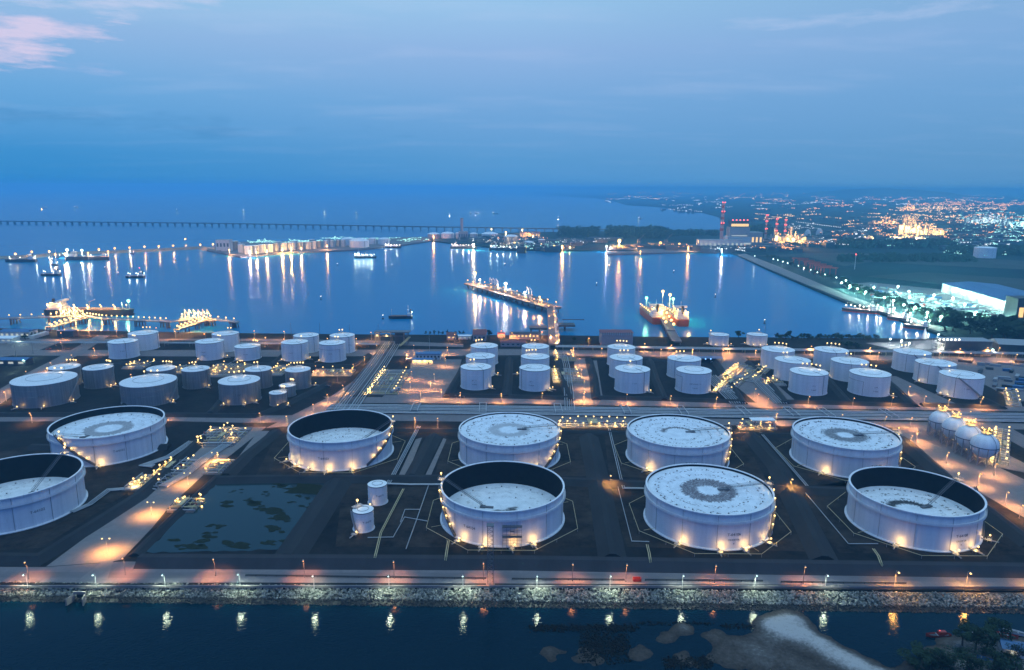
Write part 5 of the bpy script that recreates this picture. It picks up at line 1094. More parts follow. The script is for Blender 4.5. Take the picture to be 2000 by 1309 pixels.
# ------------------------------------------------------------------ far land
M['farland'] = mat('coastal_plain', (.010, .032, .038), .95, (.003, .014, .018), .004, detail=12, contrast=2.6)  # blue of the sky light and haze is put into the plain's colour
M['scrub'] = mat('dry_field', (.060, .065, .062), .95, (.03, .036, .034), .01, detail=8)
def P2(l, z=0): return [tuple(G(u, v, z)[:2]) for u, v in l]
coast = P2([(1005, 377.5), (1080, 383), (1160, 387), (1195, 392), (1225, 401), (1280, 404), (1330, 411), (1370, 415), (1405, 424), (1411, 440), (1418, 470), (1425, 493), (1440, 498), (1500, 526), (1575, 558), (1645, 587), (1740, 618), (1835, 652), (1885, 672), (2060, 692)])
slab('far_land', coast + [(9000, 1300), (40000, 9000), (45000, 40000), (3000, 40000)], -8, .0, M['farland'])
slab('peninsula', P2([(838, 470), (850, 462), (900, 459), (1000, 455), (1190, 452), (1300, 450), (1412, 449), (1420, 493), (1400, 491), (1300, 493), (1190, 496), (1182, 489), (1100, 489), (1000, 488), (940, 481), (900, 477)]), -8, 1.0, M['farland'])
slab('tank_island', P2([(404, 489), (470, 502), (560, 494), (700, 488), (780, 480), (846, 470), (850, 463), (760, 465), (690, 469), (430, 474)]), -8, 1.0, M['conc'])
px('quay_edge', [(1440, 498), (1500, 525), (1575, 556), (1645, 584), (1740, 616), (1835, 649), (1850, 645), (1752, 610), (1660, 579), (1590, 550), (1515, 519), (1456, 496)], .5, M['conc2'], -7)
px('dry_field', [(1470, 500), (1580, 503), (1650, 520), (1700, 512), (1860, 520), (2080, 530), (2080, 515), (1800, 497), (1600, 494)], .2, M['scrub'])
px('dry_field', [(1690, 540), (1800, 532), (2000, 545), (2080, 560), (2080, 600), (1840, 556)], .2, M['scrub'])
px('coal_quay', [(1185, 497), (1185, 489), (1290, 484), (1400, 486), (1402, 492), (1300, 494)], 1.2, M['conc'], -7)
px('yard', [(1640, 556), (1700, 552), (1840, 566), (1990, 616), (2060, 640), (2060, 660), (1960, 640), (1850, 615), (1740, 585)], .3, M['conc2'])
hp = []
random.seed(9)
def ridge(name, u0, u1, y, prof):
    n = len(prof); v = []
    for i, h in enumerate(prof):
        u = u0 + (u1-u0)*i/(n-1); x = (u-1000)/FPX*y/cos(PITCH)
        v += [(x, y-900, -3), (x, y, h), (x, y+1500, h*.8), (x, y+2600, -3)]
    struct(name, MB().add(v, [(i*4+j, i*4+4+j, i*4+5+j, i*4+1+j) for i in range(n-1) for j in range(3)], True), M['farland'])
ridge('hills', 1595, 1850, 14000, [20, 60, 105, 120, 128, 150, 172, 178, 160, 150, 148, 140, 128, 112, 108, 90, 60, 20])
# ------------------------------------------------------------------ breakwater, sea bridge
bw = MB().bank([(*G(u, v, 2)[:2], -3) for u, v in ((-80, 505), (60, 499), (125, 494), (200, 491), (300, 487), (395, 482), (430, 490))], 9, 26, 6); struct('breakwater', bw, M['rock'])
t = thing('sea_bridge', 'very long low trestle bridge crossing the sea behind the harbour', 'bridge', (0, 0, 0))
bp = [G(u, v, 9.5) for u, v in ((-150, 430.5), (400, 436), (900, 444), (1415, 452))]
dk = MB()
for a, b in zip(bp, bp[1:]): d = b-a; dk.box((a+b)/2, (d.length, 11, 4.0), atan2(d.y, d.x))
dk.build('deck', M['steel'], t); pm = MB().box((0, 0, 1.5), (4, 9, 12)).box((0, 0, 6.8), (8, 10, 1.6)).mesh('pier', M['steel'])
for a, b in zip(bp, bp[1:]):
    n = max(1, int((b-a).length/30))
    for k in range(n): q = a.lerp(b, k/n); obj('pier', pm, t, (q.x, q.y, 0))
# lamps of the breakwater
lamps('far', [(30, 496), (62, 492), (96, 491), (193, 487), (224, 485), (253, 484), (282, 482), (310, 481), (338, 480), (391, 478), (416, 477), (362, 467)], 'tall orange lamp on the breakwater across the left of the bay', 'lamps along the breakwater', h=11, r=2.0, bulb='sodium', col=(1, .45, .15), power=7000, arm=0)
for u, v, b, pw, r in ((131, 489, 'cool', 90000, 2.6), (160, 490, 'cool', 60000, 2.2), (127, 497, 'warm', 40000, 2), (108, 498, 'sodium', 40000, 1.8), (172, 495, 'sodium', 30000, 1.6), (211, 492, 'sodium', 40000, 1.7)):
    p = G(u, v, 14); tt = thing('harbour_floodlight', 'bright floodlight mast among the ships at the left breakwater', 'floodlight', (p.x, p.y, 0), 0, 'floodlights at the left breakwater')
    MB().cyl((0, 0, -1), (0, 0, 14), .5, 6).build('pole', M['steel2'], tt); obj('bulb', bulb_mesh(b, r), tt, (0, 0, 15)); light((0, -4, 12), (.8, 1, .9) if b == 'cool' else (1, .6, .3), pw*.25, 1.2, tt)
def far_ship(u0, u1, v, label, **k):
    k.setdefault('hull', 'hull'); k.setdefault('belt', 'hull')
    a, b = G(u0, v, SEAZ), G(u1, v, SEAZ); L_ = (b-a).length
    return ship(label, ((a.x+b.x)/2, (a.y+b.y)/2, 0), pi if k.pop('flip', False) else 0, L_, L_*.17, L_*.06 + 2, hh=max(8, L_*.09), **k)
far_ship(129, 214, 508, 'long dark ship with green-white lamps at the left breakwater', bulb='cool', lights_=4, power=2000)
far_ship(10, 72, 512, 'dark ship with a white bow lamp at the far left of the breakwater', bulb='cool', lights_=3, flip=True, power=1500)
for u, v, w in ((107, 519, 14), (113, 504, 10), (258, 497, 8), (100, 511, 6)): far_ship(u-w/2, u+w/2, v, 'small dark boat near the ships of the left breakwater', name='small_boat', cat='boat', group='small boats near the breakwater', bulb='whiteb', lights_=2, cargo=False, power=2000)
for u, v, w in ((87, 407, 12), (149, 406, 8), (36, 371, 5), (347, 411, 4), (477, 413, 4), (635, 417, 4), (698, 418, 4), (879, 421, 3), (932, 418, 7), (968, 418, 11), (1092, 426, 4), (1251, 428, 8), (920, 418, 4)):
    far_ship(u-w/2, u+w/2, v, 'tiny vessel far out on the open sea beyond the bridge', name='distant_ship', cat='ship', group='distant ships on the open sea', bulb='warm' if u < 100 else 'whiteb', lights_=3 if u in (87, 149, 932) else 1, cargo=False, power=3000)
# ------------------------------------------------------------------ tanks of the island and the centre port
def far_tank(u, v, w, h_px, wall, label, group, dome=.12):
    p = G(u, v, 1); d = (p - Vector((0, 0, CAMZ))).length; R = w*d/FPX/2; h = h_px*d/FPX*1.02
    t = thing('distant_tank', label, 'storage tank', (p.x, p.y + R, 1), 0, group); n = 28
    MB().lathe([(R, 0), (R, h)], n).build('shell', M[wall], t); MB().lathe([(.05, h + R*dome*2), (R*.6, h + R*dome*1.4), (R*1.02, h), (R*1.02, h-.4)], n).build('roof', M['whiteroof' if wall != 'dark' else 'greyroof'], t)
    MB().cyl((R*.7, -R*.71, 0), (R*.7, -R*.71, h), .5, 5).build('riser', M['line'], t)
    return p, R, h
random.seed(13)
gi = 'tanks on the harbour island'
lst = [(457, 488, 12), (470, 494, 13), (483, 497, 14), (497, 496, 12), (510, 494, 13), (524, 493, 13), (538, 491, 9), (552, 490, 13), (567, 489, 15), (585, 488, 12), (600, 487, 11), (612, 486, 9), (622, 485, 8), (636, 484, 9), (648, 483, 8), (660, 482, 8), (670, 482, 9),
       (463, 486, 10), (520, 486, 12), (543, 484, 10), (575, 483, 12), (608, 480, 10), (640, 478, 9)]
for i, (u, v, w) in enumerate(lst): far_tank(u, v, w, 15 - i*.18 if i < 17 else 11, 'wallw' if i % 3 else 'grey', 'one of the narrow lamp-lit tanks packed along the harbour island', gi, .06)
far_tank(698, 484, 37, 12, 'white', 'wide white domed tank at the right end of the harbour island row', None, .14); far_tank(677, 480, 22, 12, 'white', 'white domed tank half behind the widest domed one on the island', None, .14)
far_tank(726, 477, 14, 10, 'white', 'small white tank first right of the widest domed tank', None); far_tank(748, 478, 22, 10, 'white', 'low white tank second right of the widest domed tank', None)
house('island_block', 'tall pale block with a lamp on top at the left end of the island', at(439, 490, 1), 32, 20, 26, 'wallw', 'steel2', gable=0, wins=4)
gp = 'tanks of the centre port'
for u, v, w, h, wl in ((846, 466, 24, 8, 'wallp'), (873, 466, 26, 9, 'white'), (896, 466, 13, 10, 'wallw'), (925, 467, 15, 10, 'wallw'), (956, 466, 32, 8, 'white'), (998, 481, 28, 18, 'grey'), (1033, 482, 20, 8, 'grey'), (1058, 482, 13, 13, 'wallp')):
    far_tank(u, v, w, h, wl, {846: 'orange-lit low tank at the left tip of the centre port', 873: 'white tank second from the left tip of the centre port', 896: 'narrow pale tank left of the tall silo tower', 925: 'narrow pale tank right of the tall silo tower', 956: 'wide low white tank right of the silo tower', 998: 'big blue-grey tank in the middle of the centre port', 1033: 'low wide grey tank right of the big blue-grey one', 1058: 'pinkish lit tank near the right end of the centre port'}[u], gp)
t = house('silo_building', 'dark pinkish building carrying a tall slender silo tower in the centre port', at(905, 470, 1), 26, 18, 26, 'wallp', 'steel2', gable=0, wins=4); MB().cyl((-4, 0, 26), (-4, 0, 62), 4, 12).build('silo_tower', M['wallp'], t); MB().box((-4, 0, 63), (9, 9, 2)).build('tower_cap', M['steel2'], t)
house('orange_lit_hall', 'long hall with an orange-lit front at the right of the centre port', at(1035, 466, 1), 60, 25, 18, 'wallp', 'redroof', gable=3, wins=8, lit='lit')
for u0, u1, v, lab, b, n in ((880, 932, 486, 'lamp-lit ship with loading gear left in the centre port', 'whiteb', 9), (955, 1022, 490, 'lamp-lit ship moored before the big blue-grey tank', 'cool', 10), (1070, 1105, 491, 'orange-lit ship moored at the right of the centre port', 'warm', 8), (692, 735, 505, 'lamp-lit ship on its own berth off the harbour island', 'cool', 10), (752, 784, 485, 'small lit vessel beside the harbour island quay', 'whiteb', 6), (1188, 1248, 493, 'dark bulk ship lying at the coal quay', 'warm', 3), (1027, 1037, 489, 'small lit boat between the two centre port ships', 'warm', 2), (1112, 1122, 489, 'small lit boat right of the centre port ships', 'warm', 2)):
    far_ship(u0, u1, v, lab, bulb=b, lights_=n, power=5000 if b == 'warm' else 2600)
for u, v in ((1247, 484), (1300, 484)):
    p = G(u, v, 1); tt = thing('quay_crane', 'dark quay crane standing on the coal quay', 'crane', (p.x, p.y, 1), 0, 'cranes on the coal quay')
    for x in (-5, 5):
        for y in (-4, 4): MB().cyl((x, y, 0), (x*.5, y*.5, 16), .8, 4).build('leg', M['steel'], tt)
    MB().box((0, 0, 18), (8, 7, 5)).build('machine_house', M['steel'], tt); MB().cyl((0, 0, 20), (14, -8, 36), .7, 4).build('jib', M['steel'], tt)
# ------------------------------------------------------------------ power station and refinery
def chimney(u, v, vt, rpx, label):
    p = G(u, v, 0); d = p.y; H_ = ZV(p.y, u, vt); R = rpx*d/FPX; t = thing('chimney', label, 'chimney', p)
    MB().cyl((0, 0, 0), (0, 0, H_), R, 16, R*.75).build('shaft', M['wallp'], t); n = 5
    for k in range(n): z0, z1 = H_*(.3 + .7*(k+.1)/n), H_*(.3 + .7*(k+.55)/n); f = lambda z: R*(1-.25*z/H_) + .15; MB().cyl((0, 0, z0), (0, 0, z1), f(z0), 16, f(z1), caps=False).build('red_band', M['red'], t)
    for z in (1.0, .78, .5):
        for a in (-2.2, -.9): obj('bulb', bulb_mesh('redb', 1.7), t, (R*1.05*cos(a), R*1.05*sin(a), H_*z + 1))
chimney(1408, 476, 396, 3.6, 'tallest red and white striped chimney, left of the power station')
chimney(1494, 474, 421, 2.2, 'slim striped chimney right of the power station, left of three'); chimney(1514, 474, 428, 2.2, 'slim striped chimney right of the power station, middle of three'); chimney(1531, 474, 430, 2.2, 'slim striped chimney right of the power station, right of three')
p = G(1439, 484, 0); t = thing('power_station', 'tall stepped power station block with an orange-lit top band', 'power station', p); s = p.y/FPX
for w, d_, z0, z1, m in ((46, 30, 0, 22, 'wallw'), (38, 24, 22, 40, 'steel2'), (33, 20, 40, 52, 'dark')): MB().box((0, 0, (z0+z1)/2*s), (w*s, d_*s, (z1-z0)*s)).build('block', M[m], t)
MB().box((0, -10.4*s, 44*s), (33*s, .8*s, 5*s)).build('lit_band', M['lit'], t); MB().box((0, -12.4*s, 24*s), (30*s, .8*s, 1.6*s)).build('lit_band', M['litw'], t); MB().box((0, -15.4*s, 8*s), (42*s, .8*s, 5*s)).build('lit_band', M['litw'], t)
for k in range(5): obj('bulb', bulb_mesh('redb', 1.8), t, ((-14 + 7*k)*s, -10*s, 53.5*s))
for k in range(9): obj('bulb', bulb_mesh('whiteb', 2.4), t, ((-21 + 5.3*k)*s, -16*s, 3*s))
house('turbine_hall', 'long pale turbine hall lit white at the foot of the power station', at(1405, 487), 110, 30, 24, 'wallw', 'steel2', gable=0, wins=10, lit='litw')
house('boiler_annex', 'lower grey annex right of the power station block', at(1468, 484), 30*s, 40, 40, 'steel2', 'steel2', gable=0, wins=4, lit='lit')
rng = random.Random(31)
def process_unit(u, v, w, h, n, label, bulb, power=90000):
    p = G(u, v, 0); s = p.y/FPX; t = thing('process_unit', label, 'process unit', p, 0, 'lit process units on the plain')
    for k in range(n//9): x = rng.uniform(-.5, .5)*w*s; y = rng.uniform(-10, 10); hh_ = h*s*rng.uniform(.35, 1.0); MB().cyl((x, y, 0), (x, y, hh_), rng.uniform(1.2, 3.4), 8).build('column', M['steel2'], t)
    for k in range(n//6): x = rng.uniform(-.48, .48)*w*s; hh_ = h*s*rng.uniform(.15, .55); MB().box((x, rng.uniform(-20, 20), hh_/2), (rng.uniform(6, 16), 14, hh_)).build('steel_frame', M['steel2'], t)
    bl = MB()
    for k in range(n): x = rng.gauss(0, .26)*w*s; z = abs(rng.gauss(0, .42))*h*s*max(.15, 1 - abs(x)/(w*s*.6)); bl.ball((x, -22, z + 2), .00055*p.y*rng.uniform(.7, 1.5))
    b = bl.build('lamps', M[bulb], t); b['kind'] = 'stuff'
    for k in (-.3, 0, .3): light((k*w*s, -34, h*s*.35), (1, .45, .12) if bulb in ('citys', 'cityw') else (.7, 1, .9), power*.6, 2, t)
process_unit(1535, 478, 66, 34, 120, 'orange-lit boiler and frame structure right of the three slim chimneys', 'citys', 150000)
process_unit(1772, 462, 44, 46, 110, 'tallest orange-lit refinery unit on the right plain', 'cityw', 150000); process_unit(1812, 462, 40, 28, 100, 'broad orange-lit refinery unit right of the tallest one', 'cityw', 120000); process_unit(1725, 440, 50, 20, 60, 'low orange-lit unit left of the tallest refinery unit', 'citys')
process_unit(1770, 412, 30, 18, 50, 'small distant orange unit with a flare-like red top', 'citys'); process_unit(1830, 410, 90, 12, 110, 'long distant orange unit on the plain', 'cityw'); process_unit(1925, 440, 90, 26, 120, 'white and orange lit unit at the right edge of the plain', 'cityb'); process_unit(1985, 446, 60, 26, 80, 'cyan-white lit unit at the right edge of the plain', 'cityc')
p = G(1745, 468, 0); t = house('lit_depot', 'long low depot with a row of orange lamps along its roof on the plain', p, 200, 30, 8, 'wallp', 'steel2', gable=0, wins=0)
for k in range(11): obj('bulb', bulb_mesh('warm', 2.0), t, (-95 + 19*k, -16, 9)); 
for k in (-60, 0, 60): light((k, -22, 8), (1, .6, .25), 60000, 1, t)
for u, v, lab in ((1577, 461, 'left one of two pale round domes on the plain'), (1600, 459, 'right one of two pale round domes on the plain')):
    p = G(u, v, 0); s = p.y/FPX; tt = thing('storage_dome', lab, 'dome', p); MB().lathe([(6.5*s*cos(a*.157), 13*s*sin(a*.157)) for a in range(10)] + [(.02, 13*s)], 24).build('dome_shell', M['wallw'], tt); MB().box((0, -6.4*s, 2*s), (4*s, 2*s, 4*s)).build('portal', M['dark'], tt)
far_tank(1935, 505, 32, 16, 'white', 'large lone white tank among trees at the right of the plain', None, .05)
p = G(1669, 526); t = thing('radio_mast', 'slim white mast with a red top lamp on the empty plain', 'mast', p); hh = ZV(p.y, 1669, 498); MB().cyl((0, 0, 0), (0, 0, hh), .8, 6, .4).build('pole', M['wallw'], t); obj('bulb', bulb_mesh('redb', 1.5), t, (0, 0, hh+1))
random.seed(41)
for k in range(6):
    p = G(1562 + k*11, 520 + k*4.0); tt = thing('yard_crane', 'dull red steel crane frame behind the quay lamps', 'crane', p, -.5, 'red crane frames behind the quay')
    for x in (-12, 12):
        for y in (-5, 5): MB().cyl((x, y, 0), (x, y, 15), .7, 4).build('leg', M['red'], tt)
    for y in (-5, 5): MB().box((0, y, 15.5), (30, 1.2, 1.6)).build('girder', M['red'], tt)
# lit white warehouse on the right
a, b = G(1838, 571), G(1990, 618); dv = b - a; L_ = dv.length; ang = atan2(dv.y, dv.x); nn = Vector((-dv.y, dv.x, 0)).normalized(); D_ = 75.0; hw = ZV(a.y, 1838, 553)
c = (a+b)/2 + nn*D_/2; t = thing('long_warehouse', 'long white warehouse with floodlit wall and wide blue-grey roof at the right', 'warehouse', c, ang)
MB().box((0, 0, hw/2), (L_, D_, hw)).build('wall', M['wallw'], t); MB().add([(-L_/2-1, -D_/2-1, hw+.01), (L_/2+1, -D_/2-1, hw+.01), (L_/2+1, D_/2+1, hw+.01), (-L_/2-1, D_/2+1, hw+.01), (-L_/2-1, 0, hw+3), (L_/2+1, 0, hw+3)], [(0, 1, 5, 4), (2, 3, 4, 5), (1, 2, 5), (3, 0, 4)]).build('roof', M['blue'], t)
for k in range(8): x = -L_/2 + L_*(k+.5)/8; q = MB().box((x, -D_/2-.8, hw*.86), (1.2, 1.4, .6)).build('wall_lamp', M['steel2'], t); obj('bulb', bulb_mesh('cool', 1.3), q, (x, -D_/2-1.6, hw*.80)); light((x, -D_/2-3.2, hw*.72), (.60, 1, .85), 5000, .8, q)
for k in range(5): MB().box((-L_/2 + L_*(k+.8)/5.5, -D_/2-.06, 2.6), (6, .2, 5.2)).build('roller_door', M['steel2'], t)
# quay and yard floodlights
lamps('flood', [(1474, 500), (1510, 506), (1519, 508), (1529, 511), (1538, 514), (1559, 519), (1570, 523), (1583, 527), (1596, 532), (1611, 536), (1633, 542)], 'blue-white floodlight post in the row along the right quay', 'floodlights along the right quay', h=8)
LAMP['floodbig'] = None; LAMP.pop('floodbig')
lamps('floodbig', [(1643, 552), (1651, 548), (1659, 558), (1674, 564), (1690, 570), (1726, 581), (1744, 587), (1764, 595), (1786, 600), (1810, 610), (1837, 618), (1706, 561), (1774, 569), (1823, 576), (1883, 594), (1860, 582), (1753, 559), (1800, 585), (1905, 610), (1940, 620), (1775, 580), (1952, 617)],
      'bright cyan-white floodlight in the busy yard behind the right quay', 'yard floodlights at the right', h=10, r=1.35, bulb='cool', col=(.45, 1, .80), power=19000, arm=1.5)
# yard clutter: rows of containers and cars
random.seed(23)
for k in range(90):
    f = random.random(); u = 1700 + f*270; v = 566 + f*44 + random.uniform(-8, 20) + (u-1700)*.02
    if u > 1835 and v < 575 + (u-1838)*.31: continue
    tt = thing('yard_container', 'small container or parked load in the floodlit yard at the right', 'container', at(u, v), ang + random.choice((0, pi/2)), 'containers in the floodlit yard')
    w_ = random.uniform(6, 12); MB().box((0, 0, 1.3), (w_, 2.6, 2.6)).build('container_body', M[random.choice(('wallw', 'blue', 'steel2', 'red', 'wallw', 'dark'))], tt); MB().box((w_/2+.05, 0, 1.3), (.12, 2.3, 2.3)).build('end_door', M['steel2'], tt)
for k in range(44):
    f = k/43; u = 1640 + f*205; v = 563 + f*74; tree(at(u + random.uniform(-4, 8), v + random.uniform(-9, -1)), random.uniform(7, 12), random.uniform(5, 8), 1, 'dark tree in the belt between the right quay and the yard', 'trees behind the right quay', 420, 1.3)
for k in range(40): u = random.uniform(1845, 2010); v = 628 + (u-1845)*.14 + random.uniform(-10, 22); tree(at(u, v), random.uniform(10, 17), random.uniform(8, 12), 1, 'large dark tree in the dense grove at the right shore', 'dense grove at the right', 420, 1.3)
for k in range(22): u = 1500 + k*6; tree(at(u + random.uniform(-3, 3), 506 + k*2.1 + random.uniform(-5, 0)), 9, 8, 1, 'small dark tree behind the quay floodlights', 'trees behind the quay floodlights', 200, 1.4)
house('silo_block', 'tall dark concrete block with an orange lit slot at the right edge', at(1986, 640), 20, 20, 34, 'dark', 'dark', gable=0, wins=2, lit='lit'); house('brown_shed', 'brownish flat shed among the trees of the yard', at(1882, 624), 28, 16, 12, 'dark', 'steel2', gable=0, wins=2)
for u0, u1, v, lab, n in ((1645, 1716, 613, 'dark barge with a row of white lamps, outermost at the right quay', 8), (1712, 1742, 618, 'dark work boat second along the right quay', 3), (1733, 1776, 629, 'dark vessel with white bow lamps, third along the right quay', 6), (1764, 1815, 645, 'dark vessel with a reddish hull, innermost at the right quay', 5)):
    a, b = G(u0, v-6, SEAZ), G(u1, v, SEAZ); d = b-a; ship(lab, ((a.x+b.x)/2, (a.y+b.y)/2, 0), atan2(d.y, d.x) + pi, d.length, 11, 4, hh=8, lights_=n, bulb='whiteb', power=2500, name='moored_barge', cargo=False)
# masses: woods, city
def wood(name, pts, n, r, h, seed):
    rnd = random.Random(seed); mb = MB()
    us, vs_ = [p[0] for p in pts], [p[1] for p in pts]
    for k in range(n):
        p = G(rnd.uniform(min(us), max(us)), rnd.uniform(min(vs_), max(vs_)), 0); leaf_crown(mb, (p.x, p.y, h*.55), r*rnd.uniform(.7, 1.3), h, 46, r*.42, seed*1000+k)
    o = mb.build(name, M['green']); o['kind'] = 'stuff'
wood('woodland', [(1188, 455), (1300, 467)], 150, 13, 22, 3); wood('woodland', [(1092, 458), (1168, 464)], 90, 8, 26, 4); wood('woodland', [(1455, 452), (1500, 468)], 70, 14, 24, 5); wood('woodland', [(1640, 505), (1900, 512)], 120, 10, 9, 6); wood('woodland', [(1850, 492), (2010, 500)], 120, 11, 14, 7); wood('woodland', [(1300, 456), (1400, 462)], 60, 10, 12, 8); wood('woodland', [(1640, 478), (1860, 486)], 140, 12, 14, 9)
CL = [(1750, 400, 260, 12, 160, 'citys'), (1850, 455, 150, 12, 90, 'citys'), (1700, 425, 220, 12, 120, 'cityw'), (1700, 384, 300, 5, 120, 'cityw'), (1600, 460, 90, 12, 70, 'citys'), (1850, 470, 140, 8, 80, 'cityc'), (1410, 376.5, 260, 1.6, 110, 'citys'), (1300, 388, 120, 5, 30, 'cityb'), (1300, 386, 120, 5, 30, 'cityw'), (1420, 400, 130, 12, 60, 'cityb'), (1560, 378, 90, 3, 50, 'citys'), (1650, 395, 120, 10, 70, 'cityb'), (1800, 386, 130, 6, 50, 'cityb'), (1800, 388, 130, 6, 90, 'citys'), (1900, 398, 100, 6, 120, 'citys'),
      (1860, 408, 90, 3, 150, 'cityw'), (1920, 430, 70, 16, 260, 'cityc'), (1920, 430, 70, 16, 260, 'citys'), (1760, 440, 60, 14, 160, 'citys'), (1790, 445, 40, 10, 60, 'cityw'), (1960, 455, 50, 14, 160, 'cityc'), (1540, 472, 50, 8, 150, 'citys'), (1600, 470, 50, 8, 60, 'cityb'), (1690, 450, 45, 14, 60, 'cityb'),
      (1420, 484, 50, 2.5, 70, 'cityb'), (1500, 483, 60, 2, 60, 'citys'), (1900, 492, 60, 10, 50, 'cityc'), (1960, 480, 40, 12, 40, 'cityb'), (980, 470, 70, 8, 90, 'cityb'), (1040, 476, 45, 7, 70, 'cityc'), (1010, 464, 60, 4, 40, 'citys'), (560, 471, 60, 2.5, 110, 'cityc'), (700, 466, 50, 2.5, 60, 'cityc'),
      (800, 468, 28, 3, 40, 'cityc'), (1140, 472, 30, 6, 36, 'cityb'), (1300, 478, 60, 5, 24, 'citys'), (1840, 596, 60, 14, 60, 'cityc'), (1930, 610, 40, 14, 40, 'cityc'), (1750, 575, 50, 8, 40, 'cityc'), (1830, 424, 60, 12, 120, 'cityw'), (1560, 440, 40, 8, 30, 'cityb')]
rnd = random.Random(77); MBs = {}
bb = MB()
for u, v, su, sv, n, col in CL:
    left_ = 0
    for k in range(int(n*2.8)):
        if left_ <= 0:                                # lamps come in strings along streets and in plant blocks
            left_ = rnd.choice((3, 5, 8, 12, 16)); u0, v0 = (u + rnd.uniform(-1, 1)*su if su > 55 else u + rnd.gauss(0, .6)*su), v + rnd.gauss(0, .5)*sv
            du, dv = rnd.uniform(-3.4, 3.4), rnd.uniform(-.45, .45)
        left_ -= 1; u0 += du + rnd.gauss(0, .5); v0 += dv*.5 + rnd.gauss(0, .25); uu, vv = u0, v0
        if vv < 371.5: vv = 371.5 + rnd.random()*3
        if uu > 2060: continue
        hgt_ = rnd.uniform(4, 12); p = G(uu, vv, hgt_)
        if p.y > 30000: continue
        d = (p - Vector((0, 0, CAMZ))).length; r = d*.00054*rnd.choice((.7, .8, 1, 1, 1.2, 1.6)); m = MBs.setdefault(col, MB())
        q = p + Vector((0, 0, 0)); m.add([q + Vector(x)*r for x in ((1, 0, 0), (-1, 0, 0), (0, 1, 0), (0, -1, 0), (0, 0, 1), (0, 0, -1))], [(0, 2, 4), (2, 1, 4), (1, 3, 4), (3, 0, 4), (2, 0, 5), (1, 2, 5), (3, 1, 5), (0, 3, 5)])
        if k % 2 == 0 and vv < 486 and uu > 850: bb.box((p.x + rnd.uniform(-30, 30), p.y + rnd.uniform(15, 60), hgt_*.4), (rnd.uniform(10, 40), rnd.uniform(10, 30), hgt_*rnd.uniform(.8, 1.6)), rnd.uniform(-.4, .4))
for k in range(26): u = 1556 + k*3.4; v = 433.5 + k*.42; p = G(u, v, 8); MBs['cityb'].ball(p, 1.6)
for k, m in MBs.items():
    o = m.build('city_lights', M[k]); o['kind'] = 'stuff'
o = bb.build('city_buildings', M['dark']); o['kind'] = 'stuff'
# strong lamps on the far quays that streak the water
for u, v, col, pw, b, r in ((1209, 473, SOD, 420000, 'warm', 4.2), (1289, 477, SOD, 260000, 'sodium', 3.4), (1326, 478, SOD, 110000, 'sodium', 2.4), (1363, 478, SOD, 200000, 'sodium', 3.2), (1343, 484, SOD, 60000, 'sodium', 2.0), (1250, 492, SOD, 40000, 'warm', 1.6), (1082, 482, SOD, 110000, 'warm', 2.2), (1098, 482, SOD, 110000, 'warm', 2.2), (1005, 476, (1, .75, .4), 110000, 'warm', 2.4), (988, 455, (1, .7, .35), 60000, 'warm', 2.6), (1020, 450, (1, .7, .35), 60000, 'warm', 2.6), (960, 449, (1, .7, .4), 60000, 'warm', 2.6),
                        (925, 479, (1, .85, .6), 140000, 'whiteb', 2.4), (1184, 482, (.8, 1, 1), 60000, 'cool', 1.8), (1408, 488, (.8, 1, 1), 60000, 'cool', 1.6), (450, 489, (1, .6, .3), 50000, 'sodium', 1.6), (553, 486, (1, .62, .2), 90000, 'warm', 1.6), (570, 485, (1, .62, .2), 90000, 'warm', 1.6), (590, 485, (1, .6, .3), 60000, 'sodium', 1.6), (523, 490, (1, .7, .4), 60000, 'warm', 1.6), (503, 493, (1, .7, .4), 40000, 'warm', 1.6), (640, 480, (1, .6, .3), 40000, 'sodium', 1.6), (490, 492, (1, .95, .8), 40000, 'whiteb', 1.6), (847, 462, (1, .5, .2), 60000, 'sodium', 1.6), (1057, 478, SOD, 60000, 'sodium', 1.6), (1040, 461, SOD, 90000, 'sodium', 1.8)):
    p = G(u, v, 10); tt = thing('harbour_floodlight', 'strong lamp mast on the far harbour quays casting streaks on the water', 'floodlight', (p.x, p.y - 6, 0), 0, 'lamp masts on the far quays')
    MB().cyl((0, 0, -2), (0, 0, 10), .5, 6).build('pole', M['steel2'], tt); obj('bulb', bulb_mesh(b, r), tt, (0, 0, 10 + r)); light((0, -3, 9), (1, .44, .10) if col == SOD else (col[0], col[1]*.85, col[2]*.6 if col[2] < .7 else col[2]), pw*.6, 1.5, tt)
# ------------------------------------------------------------------ rock slope and the near bank of the canal
rnd = random.Random(99)
vi, fi = ico()
def rocks(n, place, name, m, seed):
    rnd = random.Random(seed); mb = MB(); var = []
    for q in range(10): var.append([p*rnd.uniform(.72, 1.2) for p in vi])
    for k in range(n):
        c, r = place(rnd); R = Matrix.Rotation(rnd.uniform(0, 6.3), 3, Vector((rnd.gauss(0, 1), rnd.gauss(0, 1), rnd.gauss(0, 1))).normalized()); sx, sy, sz = rnd.uniform(.8, 1.35), rnd.uniform(.75, 1.1), rnd.uniform(.6, .95)
        mb.add([c + R @ Vector((p.x*r*sx, p.y*r*sy, p.z*r*sz)) for p in var[k % 10]], fi)
    o = mb.build(name, M[m]); o['kind'] = 'stuff'; return o
y1, y0 = RIPY + .5, G(1000, 1186, CANZ).y
def slope(rnd, t0, t1):
    x = rnd.uniform(-240, 250); t = rnd.uniform(t0, t1); y = y1 + (y0-y1)*t - .009*x*0; z = -.1 + (CANZ+.1)*t
    return Vector((x, y - .0125*(x), z + rnd.uniform(-.12, .12)))
struct('rock_slope', MB().add([(-900, y1 + 14, -.35), (900, y1 - 9, -.35), (900, y0 - 14, CANZ - .8), (-900, y0 + 9, CANZ - .8)], [(3, 2, 1, 0)]), M['wetrock'])
